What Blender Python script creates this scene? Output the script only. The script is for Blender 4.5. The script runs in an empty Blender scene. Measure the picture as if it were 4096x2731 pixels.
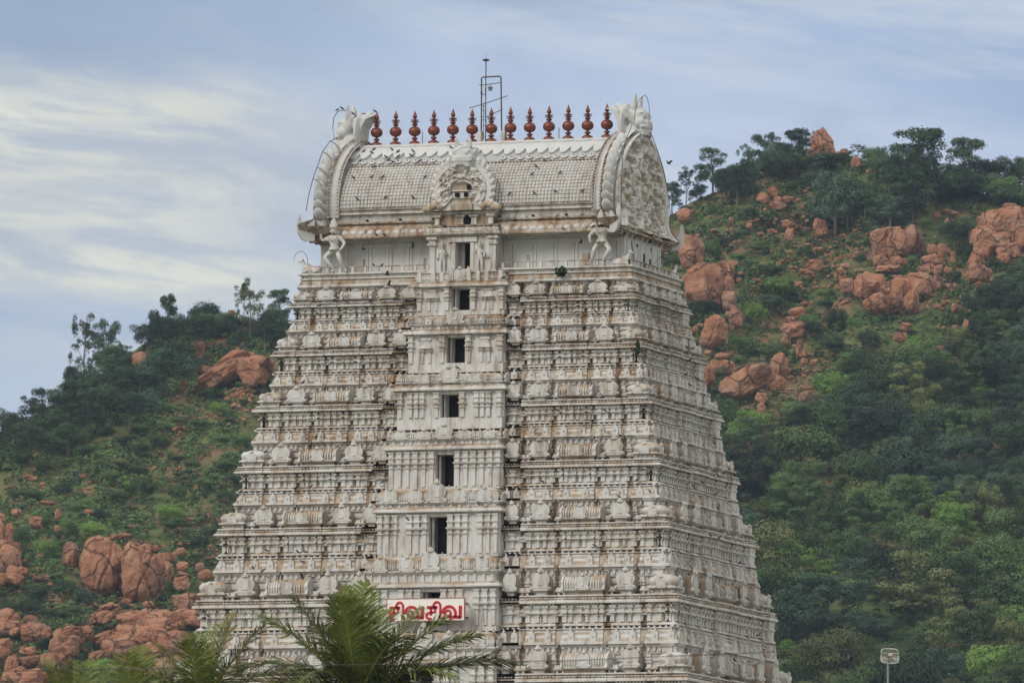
import bpy, math, random
import numpy as np
from mathutils import Vector, Matrix

C = bpy.context.scene.collection
R = math.radians
# ------------------------------------------------------------------ camera
FPX, TH, PITCH, ROLL, OFF, DIST, GZ = 36581.28, R(20.675532), R(5.629447), R(0.635287), R(-0.140177), 400.0, 12.0
CP = np.array([DIST*math.sin(TH), -DIST*math.cos(TH), GZ])
_y = TH + OFF
CF = np.array([-math.sin(_y)*math.cos(PITCH), math.cos(_y)*math.cos(PITCH), math.sin(PITCH)])
_r = np.array([math.cos(_y), math.sin(_y), 0.0]); _u = np.cross(_r, CF)
CR = math.cos(ROLL)*_r + math.sin(ROLL)*_u
CU = -math.sin(ROLL)*_r + math.cos(ROLL)*_u
cam = bpy.data.cameras.new("camera"); co = bpy.data.objects.new("camera", cam); C.objects.link(co)
cam.sensor_width = 36.0; cam.lens = FPX/4096*36; cam.clip_start = 1.0; cam.clip_end = 40000
co.matrix_world = Matrix(((CR[0], CU[0], -CF[0], CP[0]), (CR[1], CU[1], -CF[1], CP[1]), (CR[2], CU[2], -CF[2], CP[2]), (0, 0, 0, 1)))
cam.dof.use_dof = True; cam.dof.focus_distance = 398; cam.dof.aperture_fstop = 7.1
bpy.context.scene.camera = co

def ray(px, py):
    return CF + CR*((px-2048)/FPX) - CU*((py-1365.5)/FPX)
def at(px, py, t):
    return CP + ray(px, py)*t
def onY(px, py, Y):
    d = ray(px, py); return CP + d*((Y-CP[1])/d[1])
def onX(px, py, X):
    d = ray(px, py); return CP + d*((X-CP[0])/d[0])

# ------------------------------------------------------------------ light
SUN_EL, SUN_AZ = R(38), R(-46)          # azimuth measured from the camera side of the tower, towards the left
sc = bpy.context.scene
sc.view_settings.view_transform = 'Standard'; sc.view_settings.look = 'None'
sc.view_settings.exposure = 0.50; sc.view_settings.gamma = 1.0
sd = np.array([math.sin(SUN_AZ+TH)*math.cos(SUN_EL), -math.cos(SUN_AZ+TH)*math.cos(SUN_EL), math.sin(SUN_EL)])
sl = bpy.data.lights.new("sun", 'SUN'); sl.energy = 1.1; sl.angle = R(22); sl.color = (1.0, 0.955, 0.89)
so = bpy.data.objects.new("sun", sl); C.objects.link(so)
so.rotation_euler = Vector(sd).to_track_quat('Z', 'Y').to_euler(); so.location = (-60, -120, 160)

W = bpy.data.worlds.new("World"); sc.world = W; W.use_nodes = True
def nodes(nt):
    nt.nodes.clear()
    N = lambda t, **k: _mk(nt, t, k)
    L = lambda a, b: nt.links.new(a, b)
    return N, L
def _mk(nt, t, k):
    n = nt.nodes.new(t)
    for a, b in k.items():
        if a.startswith('i_'):
            key = a[2:]; n.inputs[int(key) if key.isdigit() else key].default_value = b
        else: setattr(n, a, b)
    return n
N, L = nodes(W.node_tree)
out = N('ShaderNodeOutputWorld'); bg = N('ShaderNodeBackground'); L(bg.outputs[0], out.inputs[0])
sky = N('ShaderNodeTexSky'); sky.sky_type = 'NISHITA'; sky.sun_disc = False
sky.sun_elevation = SUN_EL; sky.sun_rotation = math.atan2(sd[0], sd[1]); sky.air_density = 1.2; sky.dust_density = 2.0
tc = N('ShaderNodeTexCoord')
def vdot(v):
    n = N('ShaderNodeVectorMath', operation='DOT_PRODUCT'); L(tc.outputs['Generated'], n.inputs[0]); n.inputs[1].default_value = tuple(v); return n.outputs['Value']
def m(op, a, b=None, c=None):
    n = N('ShaderNodeMath', operation=op)
    for i, x in enumerate((a, b, c)):
        if x is None: continue
        if isinstance(x, (int, float)): n.inputs[i].default_value = x
        else: L(x, n.inputs[i])
    return n.outputs[0]
def smooth(x, a, b):
    n = N('ShaderNodeMapRange', interpolation_type='SMOOTHSTEP'); L(x, n.inputs[0]); n.inputs[1].default_value = a; n.inputs[2].default_value = b; return n.outputs[0]
def mixc(f, a, b):
    n = N('ShaderNodeMix', data_type='RGBA')
    if isinstance(f, float): n.inputs[0].default_value = f
    else: L(f, n.inputs[0])
    for i, x in ((6, a), (7, b)):
        if isinstance(x, tuple): n.inputs[i].default_value = (*x, 1)
        else: L(x, n.inputs[i])
    return n.outputs[2]
az = vdot(_r); el = vdot((0, 0, 1))      # az: -0.057 .. 0.057 across the view, el: about 0.06 .. 0.135
cv = N('ShaderNodeCombineXYZ'); L(az, cv.inputs[0]); L(m('MULTIPLY', m('ADD', el, m('MULTIPLY', az, 0.10)), 4.6), cv.inputs[1])
L(vdot(tuple(CF)), cv.inputs[2])
def cl(scale, w, det=5, rough=.5, dist=.4):
    n = N('ShaderNodeTexNoise', noise_dimensions='4D'); L(cv.outputs[0], n.inputs['Vector'])
    n.inputs['Scale'].default_value = scale; n.inputs['W'].default_value = w; n.inputs['Detail'].default_value = det
    n.inputs['Roughness'].default_value = rough; n.inputs['Distortion'].default_value = dist; return n.outputs['Fac']
n1 = smooth(cl(9, 3.1), .36, .66); n2 = smooth(cl(22, 7.7, 6), .42, .72); n3 = cl(60, 1.4, 4)
base = mixc(n1, (.272, .345, .500), (.390, .450, .570))
base = mixc(m('MULTIPLY', n2, .55), base, (.44, .495, .60))
st_ = smooth(cl(16, 21.7, 7, .62, .5), .47, .60)
base = mixc(m('MULTIPLY', st_, .55), base, (.48, .515, .565))
base = mixc(m('MULTIPLY', smooth(cl(12, 41.3, 7, .6, .8), .50, .66), .55), base, (.235, .295, .41))
dk = m('MULTIPLY', smooth(m('SUBTRACT', el, m('MULTIPLY', az, 1.0)), .122, .190), .85)       # darker blue grey cloud, high left
base = mixc(dk, base, (.200, .268, .39))
# broken pale cloud banks low on the left, a bright streak over the right crest
def band(c, w): return smooth(m('MULTIPLY', m('ABSOLUTE', m('SUBTRACT', m('ADD', el, m('ADD', m('MULTIPLY', az, .06), m('MULTIPLY', wob, .012))), c+.006)), -1), -w, -w*.15)
wob = m('ADD', cl(30, 5.5, 3), m('MULTIPLY', cl(110, 2.2, 5, .6), .35))
pn = m('MULTIPLY', smooth(cl(34, 12.3, 6, .58, .9), .42, .58), m('ADD', m('MULTIPLY', smooth(cl(85, 3.3, 6, .6, .6), .38, .58), .6), .5))
lside = smooth(m('MULTIPLY', az, -1), .002, .034)
base = mixc(m('MULTIPLY', m('MULTIPLY', lside, band(.112, .022)), .75), base, (.335, .365, .435))
b1 = m('MULTIPLY', m('ADD', band(.1205, .0085), m('MULTIPLY', band(.1125, .0045), .8)), smooth(m('MULTIPLY', az, -1), .010, .044))
b2 = m('MULTIPLY', band(.1045, .0075), smooth(m('MULTIPLY', az, -1), .008, .034))
b3 = m('MULTIPLY', band(.0955, .003), smooth(m('MULTIPLY', az, -1), .03, .050))
bb = m('MINIMUM', m('ADD', m('ADD', b1, b2), m('MULTIPLY', b3, .5)), 1.)
base = mixc(m('MULTIPLY', bb, m('ADD', m('MULTIPLY', pn, .85), .10)), base, (.56, .56, .495))
rt = m('MULTIPLY', smooth(az, .018, .040), band(.1135, .0055))
base = mixc(m('MULTIPLY', rt, m('ADD', m('MULTIPLY', pn, .45), .5)), base, (.72, .72, .65))
hz = smooth(m('MULTIPLY', el, -1), -.115, -.07)
base = mixc(m('MULTIPLY', hz, .5), base, (.39, .46, .57))
fine = m('ADD', m('MULTIPLY', n3, .16), .92)
base = mixc(smooth(el, .22, .6), base, (.80, .795, .775))
base = mixc(smooth(m('MULTIPLY', vdot(tuple(CF)), -1), -.85, -.3), base, (.64, .635, .61))
vs = N('ShaderNodeVectorMath', operation='SCALE'); L(base, vs.inputs[0]); L(fine, vs.inputs['Scale'])
ns = N('ShaderNodeVectorMath', operation='SCALE'); L(sky.outputs[0], ns.inputs[0]); ns.inputs['Scale'].default_value = 1.0
vs10 = N('ShaderNodeVectorMath', operation='SCALE'); L(vs.outputs[0], vs10.inputs[0]); vs10.inputs['Scale'].default_value = 10.0
fin = mixc(.93, ns.outputs[0], vs10.outputs[0])
L(fin, bg.inputs[0]); bg.inputs[1].default_value = 0.1

# ------------------------------------------------------------------ materials
def mat(name, rough=.85, spec=.25):
    M = bpy.data.materials.new(name); M.use_nodes = True
    global N, L
    N, L = nodes(M.node_tree)
    o = N('ShaderNodeOutputMaterial'); p = N('ShaderNodeBsdfPrincipled'); L(p.outputs[0], o.inputs[0])
    p.inputs['Roughness'].default_value = rough; p.inputs['Specular IOR Level'].default_value = spec
    return M, p
def noise(scale, det=4, rough=.55, sc3=None, w=0., dist=0., obj=False):
    n = N('ShaderNodeTexNoise', noise_dimensions='4D')
    if obj: src = N('ShaderNodeTexCoord').outputs['Object']
    else: src = N('ShaderNodeNewGeometry').outputs['Position']
    if sc3:
        mp = N('ShaderNodeMapping'); L(src, mp.inputs[0]); mp.inputs['Scale'].default_value = sc3; src = mp.outputs[0]
    L(src, n.inputs['Vector']); n.inputs['Scale'].default_value = scale; n.inputs['Detail'].default_value = det
    n.inputs['Roughness'].default_value = rough; n.inputs['W'].default_value = w; n.inputs['Distortion'].default_value = dist
    return n.outputs['Fac']
def bump(p, h, strength=.4, dist=.05):
    b = N('ShaderNodeBump'); b.inputs['Strength'].default_value = strength; b.inputs['Distance'].default_value = dist
    L(h, b.inputs['Height']); L(b.outputs[0], p.inputs['Normal'])
def plaster(name, white, ochre_amt, brown_amt, dark_amt=0., top=.75):
    M, p = mat(name, .88, .2)
    col = mixc(noise(.5, 3), tuple(.88*x for x in white), white)
    up = N('ShaderNodeSeparateXYZ'); L(N('ShaderNodeNewGeometry').outputs['Normal'], up.inputs[0])
    upf = smooth(up.outputs[2], .25, .75)
    # paint is more weathered high up on the tower and on the right-hand return
    pz = N('ShaderNodeSeparateXYZ'); L(N('ShaderNodeNewGeometry').outputs['Position'], pz.inputs[0])
    hi = smooth(pz.outputs[2], 38, 54)
    big = noise(.42, 3, w=2.2)
    o1 = smooth(m('ADD', noise(1.6, 5, .6, (1, 1, .7), 4.), m('MULTIPLY', big, .35)), .66-.16*ochre_amt, .84)
    col = mixc(m('MINIMUM', m('ADD', m('MULTIPLY', o1, ochre_amt), m('MULTIPLY', m('MULTIPLY', upf, top), smooth(noise(.9, 3, w=33.), .38, .6))), .92), col, (.40, .295, .19))
    s1 = smooth(m('ADD', noise(2.3, 5, .65, (1.6, 1.6, .30), 9.), m('MULTIPLY', m('ADD', big, m('MULTIPLY', hi, .14)), .3)), .72-.16*brown_amt, .88)
    col = mixc(m('MULTIPLY', s1, min(1., brown_amt)), col, (.155, .085, .045))
    if dark_amt:
        s2 = smooth(noise(1.3, 5, .6, (1.2, 1.2, .22), 17.), .50, .72)
        col = mixc(m('MULTIPLY', s2, dark_amt), col, (.055, .042, .032))
    L(col, p.inputs['Base Color'])
    bump(p, noise(14, 3), .25, .03)
    return M
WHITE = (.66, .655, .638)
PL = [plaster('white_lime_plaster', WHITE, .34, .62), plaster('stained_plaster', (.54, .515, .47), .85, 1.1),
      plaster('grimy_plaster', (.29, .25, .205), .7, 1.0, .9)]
def flat(name, col, rough=.8, amt=.25, scale=3., metal=0., spec=.25, obj=False):
    M, p = mat(name, rough, spec)
    L(mixc(noise(scale, 4, obj=obj), tuple(x*(1-amt) for x in col), tuple(min(1, x*(1+amt)) for x in col)), p.inputs['Base Color'])
    p.inputs['Metallic'].default_value = metal
    return M
M_DARK = flat('opening_shade_black', (.010, .009, .009), .9)  # near-black stands in for the shade inside rooms, windows and wall holes
M_GLOOM = flat('grey_door_leaf', (.06, .055, .055), .7)
M_SMOOTH = plaster('smooth_painted_plaster', (.60, .605, .60), .06, .18, top=.06)
PT = [plaster('tile_plaster', (.67, .665, .65), .15, .22, top=.0)]+[PL[1]]
M_GROUT = plaster('stained_tile_joint', (.53, .465, .38), .6, .6, top=.1)
M_COPPER = flat('aged_copper', (.190, .060, .038), .46, .3, 4., .55, .5)
M_IRON = flat('rusty_iron_pipe', (.085, .068, .062), .6, .3, 6.)
M_GREYPIPE = flat('grey_steel', (.26, .25, .25), .5, .15, 6.)
M_RUST = flat('rusted_cable', (.10, .06, .05), .7, .3, 8.)
M_PIGEON = flat('pigeon_feathers', (.065, .068, .082), .7, .4, 9., obj=True)

# ------------------------------------------------------------------ mesh helpers
class MB:
    def __init__(s): s.V = []; s.F = []; s.M = []; s.n = 0
    def add(s, v, f, mi=0):
        v = np.asarray(v, float).reshape(-1, 3); n = s.n
        s.V.append(v); s.F += [tuple(int(i)+n for i in q) for q in f]
        s.M += [mi]*len(f) if isinstance(mi, int) else list(mi)
        s.n += len(v)
    def box(s, x0, x1, y0, y1, z0, z1, mi=0):
        v = [(x, y, z) for z in (z0, z1) for (x, y) in ((x0, y0), (x1, y0), (x1, y1), (x0, y1))]
        s.add(v, [(3, 2, 1, 0), (4, 5, 6, 7), (0, 1, 5, 4), (1, 2, 6, 5), (2, 3, 7, 6), (3, 0, 4, 7)], mi)
    def rl(s, x0, x1, y0, y1, prof, sc=(1, 1, 1, 1), mi=0):
        """rectangle lofted upward through (offset, z[, slot]); sc scales the offset on sides x0, x1, y0, y1"""
        v = []; f = []; mm = []
        for p in prof:
            o, z = p[0], p[1]
            X0, X1, Y0, Y1 = x0-o*sc[0], x1+o*sc[1], y0-o*sc[2], y1+o*sc[3]
            v += [(X0, Y0, z), (X1, Y0, z), (X1, Y1, z), (X0, Y1, z)]
        n = len(prof)
        flip = prof[-1][1] < prof[0][1]
        for i in range(n-1):
            k = prof[i][2] if len(prof[i]) > 2 else mi
            for j in range(4):
                a, b = i*4+j, i*4+(j+1) % 4
                f.append((a, b, b+4, a+4) if not flip else (a, a+4, b+4, b)); mm.append(k)
        f.append((3, 2, 1, 0) if not flip else (0, 1, 2, 3)); mm.append(mi)
        e = (n-1)*4; f.append((e, e+1, e+2, e+3) if not flip else (e+3, e+2, e+1, e)); mm.append(mi)
        s.add(v, f, mm)
    def loft(s, rings, closed=True, mi=0, caps=True):
        n = len(rings[0]); v = [p for r in rings for p in r]; f = []
        for i in range(len(rings)-1):
            for j in range(n if closed else n-1):
                a, b = i*n+j, i*n+(j+1) % n; f.append((a, b, b+n, a+n))
        if caps and closed: f += [tuple(range(n))[::-1], tuple((len(rings)-1)*n+j for j in range(n))]
        s.add(v, f, mi)
    def lathe(s, cx, cy, prof, n=10, mi=0, pw=2., hx=1., hy=1.):
        rings = []
        for r, z in prof:
            ring = []
            for j in range(n):
                a = 2*math.pi*(j+.5)/n; c, q = math.cos(a), math.sin(a)
                k = (abs(c)**pw+abs(q)**pw)**(-1/pw)
                ring.append((cx+r*hx*c*k, cy+r*hy*q*k, z))
            rings.append(ring)
        s.loft(rings, mi=mi)
    def tube(s, pts, r, n=6, mi=0):
        pts = [Vector(p) for p in pts]; rs = r if isinstance(r, (list, tuple)) else [r]*len(pts); rings = []
        for i, p in enumerate(pts):
            d = (pts[min(i+1, len(pts)-1)]-pts[max(i-1, 0)]).normalized()
            a = d.orthogonal() if abs(d.z) > .95 else d.cross(Vector((0, 0, 1)))
            a.normalize(); b = d.cross(a)
            rings.append([tuple(p+(a*math.cos(2*math.pi*j/n)+b*math.sin(2*math.pi*j/n))*rs[i]) for j in range(n)])
        s.loft(rings, mi=mi)
    def blob(s, c, r, n=8, k=6, mi=0, rot=None):
        v = []; f = []
        for i in range(k+1):
            t = math.pi*i/k
            for j in range(n):
                a = 2*math.pi*j/n
                v.append((math.sin(t)*math.cos(a)*r[0], math.sin(t)*math.sin(a)*r[1], -math.cos(t)*r[2]))
        if rot is not None: v = [tuple(rot @ Vector(q)) for q in v]
        v = np.array(v)+np.array(c)
        for i in range(k):
            for j in range(n):
                a, b = i*n+j, i*n+(j+1) % n
                f.append((a, b, b+n, a+n))
        s.add(v, f, mi)
    def plate(s, poly, fr, th, mi=0):
        """poly: 2-D outline; fr(u, v, w) -> world; th: thickness along w from 0 to th"""
        n = len(poly)
        v = [fr(a, b, 0) for a, b in poly]+[fr(a, b, th) for a, b in poly]
        f = [tuple(range(n))[::-1], tuple(range(n, 2*n))]+[(i, (i+1) % n, (i+1) % n+n, i+n) for i in range(n)]
        s.add(v, f, mi)
    def build(s, name, mats, parent=None, smooth=False, loc=None, zoff=0.):
        if not s.V: return None
        V = np.concatenate(s.V); V[:, 2] += zoff
        base = wl(parent) if parent is not None else np.zeros(3)
        if loc is not None: org = np.array(loc, float)
        else: org = base if parent is not None else np.array([V[:, 0].mean(), V[:, 1].mean(), V[:, 2].min()])
        me = bpy.data.meshes.new(name); me.from_pydata((V-org).tolist(), [], s.F)
        ms = mats if isinstance(mats, list) else [mats]
        for q in ms: me.materials.append(q)
        me.polygons.foreach_set('material_index', [min(i, len(ms)-1) for i in s.M])
        if smooth: me.polygons.foreach_set('use_smooth', [True]*len(me.polygons))
        me.update()
        o = bpy.data.objects.new(name, me); C.objects.link(o)
        o.location = org-base; WL[o.name] = org
        if parent is not None: o.parent = parent
        return o
WL = {}
def wl(o): return WL.get(o.name, np.zeros(3))
def empty(name, loc, label=None, cat=None, group=None, parent=None):
    o = bpy.data.objects.new(name, None); C.objects.link(o)
    b = wl(parent) if parent is not None else np.zeros(3)
    o.location = np.array(loc, float)-b; WL[o.name] = np.array(loc, float)
    if parent is not None: o.parent = parent
    return tag(o, label, cat, group)
def tag(o, label=None, cat=None, group=None, kind=None):
    if label: o['label'] = label
    if cat: o['category'] = cat
    if group: o['group'] = group
    if kind: o['kind'] = kind
    return o

_G = np.random.RandomState(5).rand(256, 256)
def vn(x, y, s=0):
    x = np.asarray(x, float)+s*37.3; y = np.asarray(y, float)+s*11.9
    xi = np.floor(x).astype(int); yi = np.floor(y).astype(int); fx = x-xi; fy = y-yi
    fx = fx*fx*(3-2*fx); fy = fy*fy*(3-2*fy); g = lambda a, b: _G[a & 255, b & 255]
    return (g(xi, yi)*(1-fx)+g(xi+1, yi)*fx)*(1-fy)+(g(xi, yi+1)*(1-fx)+g(xi+1, yi+1)*fx)*fy
def fbm(x, y, o=4, s=0):
    r = 0; a = .5
    for i in range(o): r = r+a*vn(np.asarray(x)*2**i, np.asarray(y)*2**i, s+i); a *= .5
    return r

# ================================================================== THE TOWER
# z is written relative to the camera height and lifted by GZ when built
Kz = [41.65, 39.66, 37.24, 34.70, 31.94, 28.95, 25.58, 22.0]
Kw = [7.84, 8.17, 8.74, 9.32, 9.90, 10.57, 11.25, 11.97]
Kd = [3.34, 3.74, 4.17, 4.75, 5.33, 5.94, 6.65, 7.4]
Cz = [40.74, 38.56, 36.08, 33.35, 30.58, 27.37, 23.95]
LZ = [41.47, 39.34, 36.82, 34.20, 31.42, 28.12, 24.75, 21.2]     # eaves of the central bay
OT = [41.38, 39.19, 36.65, 33.99, 31.23, 27.93, 24.5]; OB = [40.43, 38.08, 35.64, 32.58, 29.61, 26.45, 22.8]
NT = [0, 40.31, 37.72, 35.16, 32.62, 29.62, 26.3, 22.7]; NB = [0, 39.76, 37.15, 34.65, 31.82, 28.78, 25.4, 21.8]
BW = [2.03, 2.20, 2.43, 2.60, 2.79, 3.0, 3.2]            # central bay half width per storey
BY = [3.66, 4.18, 4.84, 5.34, 6.10, 6.80, 7.5]            # its wall plane
TOWER = empty('temple_gateway_tower', (0, 0, 0), 'tall stepped white temple gateway tower with barrel roof and carved tiers', 'temple tower')
RNG = random.Random(11)
def FB(face, u0, u1, d0, d1):
    if face == 'F': return (u0, u1, -d1, -d0)
    if face == 'R': return (d0, d1, u0, u1)
    if face == 'B': return (-u1, -u0, d0, d1)
    return (-d1, -d0, -u1, -u0)
def FR(face, D):
    """frame for plates: (u, z, w outward from plane D)"""
    if face == 'F': return lambda a, b, w: (a, -(D+w), b)
    if face == 'R': return lambda a, b, w: (D+w, a, b)
    if face == 'B': return lambda a, b, w: (-a, D+w, b)
    return lambda a, b, w: (-(D+w), -a, b)
NAS = [(0, 1.16), (.045, 1.15), (.07, 1.08), (.15, 1.05), (.16, .97), (.11, .93), (.26, .885), (.39, .78), (.46, .63), (.465, .47), (.42, .33), (.37, .25), (.44, .23), (.52, .17), (.555, .08), (.50, 0)]
def nasi(mb, face, u, z, D, w, h, th=.12, mi=0, simple=False):
    pts = NAS if not simple else [(0, 1.2), (.07, 1.1), (.12, .86), (.32, .8), (.42, .6), (.38, .4), (.44, .25), (.42, 0)]
    poly = [(u+a*w, z+b*h) for a, b in pts]+[(u-a*w, z+b*h) for a, b in pts[1:]][::-1]
    fr = FR(face, D)
    if not simple:
        mb.plate(poly, fr, th*.55, mi)
        inner = [(a*.78, .12+b*.78) for a, b in NAS if b < 1.0]        # slightly raised inner field
        pl2 = [(u+a*w, z+b*h) for a, b in inner]+[(u-a*w, z+b*h) for a, b in inner][::-1]
        mb.plate([(u, z+.93*h*.9)]+pl2, lambda a, b_, w_: fr(a, b_, w_+th*.5), th*.15, mi)
        mb.blob(fr(u, z+h*.30, th*.55), (.20*w, .06*w, .07*h), 6, 4, mi); mb.blob(fr(u, z+h*.95, th*.6), (.17*w, .12*w, .07*h), 6, 4, mi)
        c = fr(u, z+h*1.02, th*.5); mb.blob(c, (.12*w, .12*w, .10*h), 6, 4, mi)
        for sg in (-1, 1):
            c = fr(u+sg*.46*w, z+h*.1, th*.6); mb.blob(c, (.10*w, .10*w, .10*h), 6, 4, mi)
    else:
        mb.plate(poly, fr, th, mi)
        c = fr(u, z+h*.45, th); mb.blob(c, (.16*w, .16*w, .18*h), 6, 4, mi)
def finial(mb, x, y, z, h, mi=0, n=7):
    r = h*.26
    mb.lathe(x, y, [(r*.5, z), (r*.9, z+.08*h), (r, z+.2*h), (r*.75, z+.33*h), (r*.3, z+.4*h), (r*.75, z+.5*h), (r*.7, z+.6*h), (r*.25, z+.68*h), (r*.3, z+.8*h), (0.01, z+h)], n, mi)

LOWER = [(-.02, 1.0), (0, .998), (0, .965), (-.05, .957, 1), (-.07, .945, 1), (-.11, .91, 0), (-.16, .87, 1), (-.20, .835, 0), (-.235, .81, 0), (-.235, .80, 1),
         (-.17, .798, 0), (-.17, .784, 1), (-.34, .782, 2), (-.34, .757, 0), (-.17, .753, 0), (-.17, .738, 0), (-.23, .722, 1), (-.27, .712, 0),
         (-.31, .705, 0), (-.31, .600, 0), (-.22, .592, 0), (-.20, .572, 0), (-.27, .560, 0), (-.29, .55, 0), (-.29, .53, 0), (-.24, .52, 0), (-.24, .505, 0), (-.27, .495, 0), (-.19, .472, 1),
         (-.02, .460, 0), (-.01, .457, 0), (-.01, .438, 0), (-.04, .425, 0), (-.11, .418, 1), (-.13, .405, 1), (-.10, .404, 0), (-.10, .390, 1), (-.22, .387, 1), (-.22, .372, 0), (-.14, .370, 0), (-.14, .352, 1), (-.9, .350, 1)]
def tz(i, t):
    """height of fraction t in storey i: 0 the lip above, .457 the middle cornice, 1 the lip below"""
    if t <= .457: return Kz[i]+(Cz[i]-Kz[i])*t/.457
    return Cz[i]+(Kz[i+1]-Cz[i])*(t-.457)/.543
def pilaster(mb, face, i, u, D, w=.12, t0=.705, t1=.60, n_br=1):
    """shaft, flared capital and bracket standing on plane D"""
    z = lambda t: tz(i, t)
    mb.box(*FB(face, u-w/2, u+w/2, D-.05, D+.07), z(t0), z(t1), 0)
    mb.box(*FB(face, u-w*.75, u+w*.75, D-.05, D+.10), z(t0), z(t0-.018), 0)
    mb.box(*FB(face, u-w*.7, u+w*.7, D-.05, D+.10), z(t1+.022), z(t1+.012), 0)
    x = FB(face, u-w/2, u+w/2, D-.05, D+.07)
    mb.rl(*x, [(0, z(t1+.01)), (.05, z(t1)), (.10, z(t1-.012)), (.10, z(t1-.028)), (.02, z(t1-.034)), (.02, z(t1-.06)), (.06, z(t1-.075)), (.10, z(t1-.095)), (.10, z(t1-.11)), (.04, z(t1-.118))])
def niche(mb, face, i, u, D, w=.42):
    """small shrine between two bays: two shafts, eave and pointed cap"""
    z = lambda t: tz(i, t)
    for sg in (-1, 1): mb.box(*FB(face, u+sg*w*.30-.05, u+sg*w*.30+.05, D-.1, D+.10), z(.70), z(.625), 0)
    x = FB(face, u-w*.38, u+w*.38, D-.1, D+.10)
    mb.rl(*x, [(-.03, z(.628)), (.07, z(.615)), (.08, z(.604)), (0, z(.598)), (-.02, z(.585)), (.04, z(.575)), (.07, z(.562)), (.02, z(.55)), (-.05, z(.53)), (-.11, z(.49)), (-.13, z(.482))], mi=0)
def bay(mb, face, i, u0, u1, po, kind, fu=(.3, .3), up=False):
    """one projecting bay of the lower wall of storey i on the given face"""
    D = (Kd if face in 'FB' else Kw)[i+1]+po
    x = FB(face, u0, u1, D-1.15, D)
    if face == 'F': s = (fu[0], fu[1], 1, 0)
    elif face == 'R': s = (0, 1, fu[0], fu[1])
    elif face == 'B': s = (fu[1], fu[0], 0, 1)
    else: s = (1, 0, fu[1], fu[0])
    prof = [(p[0]*(1. if p[0] < -.05 else 1.), tz(i, p[1]), p[2] if len(p) > 2 else 0) for p in LOWER]
    mb.rl(*x, prof, sc=s)
    D2 = D-.31; w = u1-u0
    if kind == 'corner': us = [u0+.36*(fu[0] > .5)+.13, u0+w*.40, u0+w*.62, u1-.36*(fu[1] > .5)-.13]
    elif kind == 'pan': us = [u0+.12, u0+w*.38, u0+w*.62, u1-.12]
    elif kind == 'sala': us = [u0+.14, u0+w*.42, u0+w*.58, u0+w*.20, u0+w*.80, u1-.14]
    else: us = [(u0+u1)/2]
    for u in us: pilaster(mb, face, i, u, D2)
    for q in range(max(2, int(w/.16))):      # small dentils under the cornice and a bead line on the ledge
        uu = u0+.08+(w-.16)*(q+.5)/max(2, int(w/.16))
        mb.box(*FB(face, uu-.035, uu+.035, D-.3, D-.13), tz(i, .487), tz(i, .468), 0)
        mb.box(*FB(face, uu-.03, uu+.03, D-.3, D-.02), tz(i, .403), tz(i, .391), 1 if q % 3 else 0)
    z = lambda t: tz(i, t)
    if kind in ('pan', 'sala', 'corner'):     # dark seam between the middle pair
        um = (us[1]+us[2])/2
        mb.box(*FB(face, um-.025, um+.025, D2-.02, D2+.035), z(.70), z(.585), 2)
    # small blocks in the dark joint under the wall
    k = max(2, int(w/.28))
    for a in range(k+1): mb.box(*FB(face, u0+.1+(w-.2)*a/k-.05, u0+.1+(w-.2)*a/k+.05, D-.37, D-.22), z(.784), z(.755), 0)
    # kudu shields on the curved band
    hgt = (z(.80)-z(.965))
    if w > .55:
        ks = [.5] if w < .8 else ([.24, .76] if w < 2.3 else [.15, .85])
        if kind == 'corner': ks = [.3, .78]
        for q in ks: nasi(mb, face, u0+w*q, z(.962), D-.20, .34, hgt*.92, .17, 0, True)
    # stepped small blocks above the cornice
    k = max(1, int(w/.5))
def hara_block(mb, face, i, u0, u1, D):
    z = lambda t: tz(i, t)
    mb.rl(*FB(face, u0, u1, D-.5, D), [(-.1, z(.352), 2), (-.1, z(.322), 0), (.02, z(.313)), (.04, z(.30)), (0, z(.285)), (-.03, z(.255), 1), (-.06, z(.25))], mi=0)
    n = max(2, int((u1-u0)/.26))
    for a in range(n):
        u = u0+(u1-u0)*(a+.5)/n
        mb.box(*FB(face, u-.045, u+.045, D-.15, D-.03), z(.352), z(.315), 0)
    for sg in (0,):
        u = (u0+u1)/2; mb.box(*FB(face, u-.02, u+.02, D-.1, D+.02), z(.30), z(.255), 2)
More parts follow.
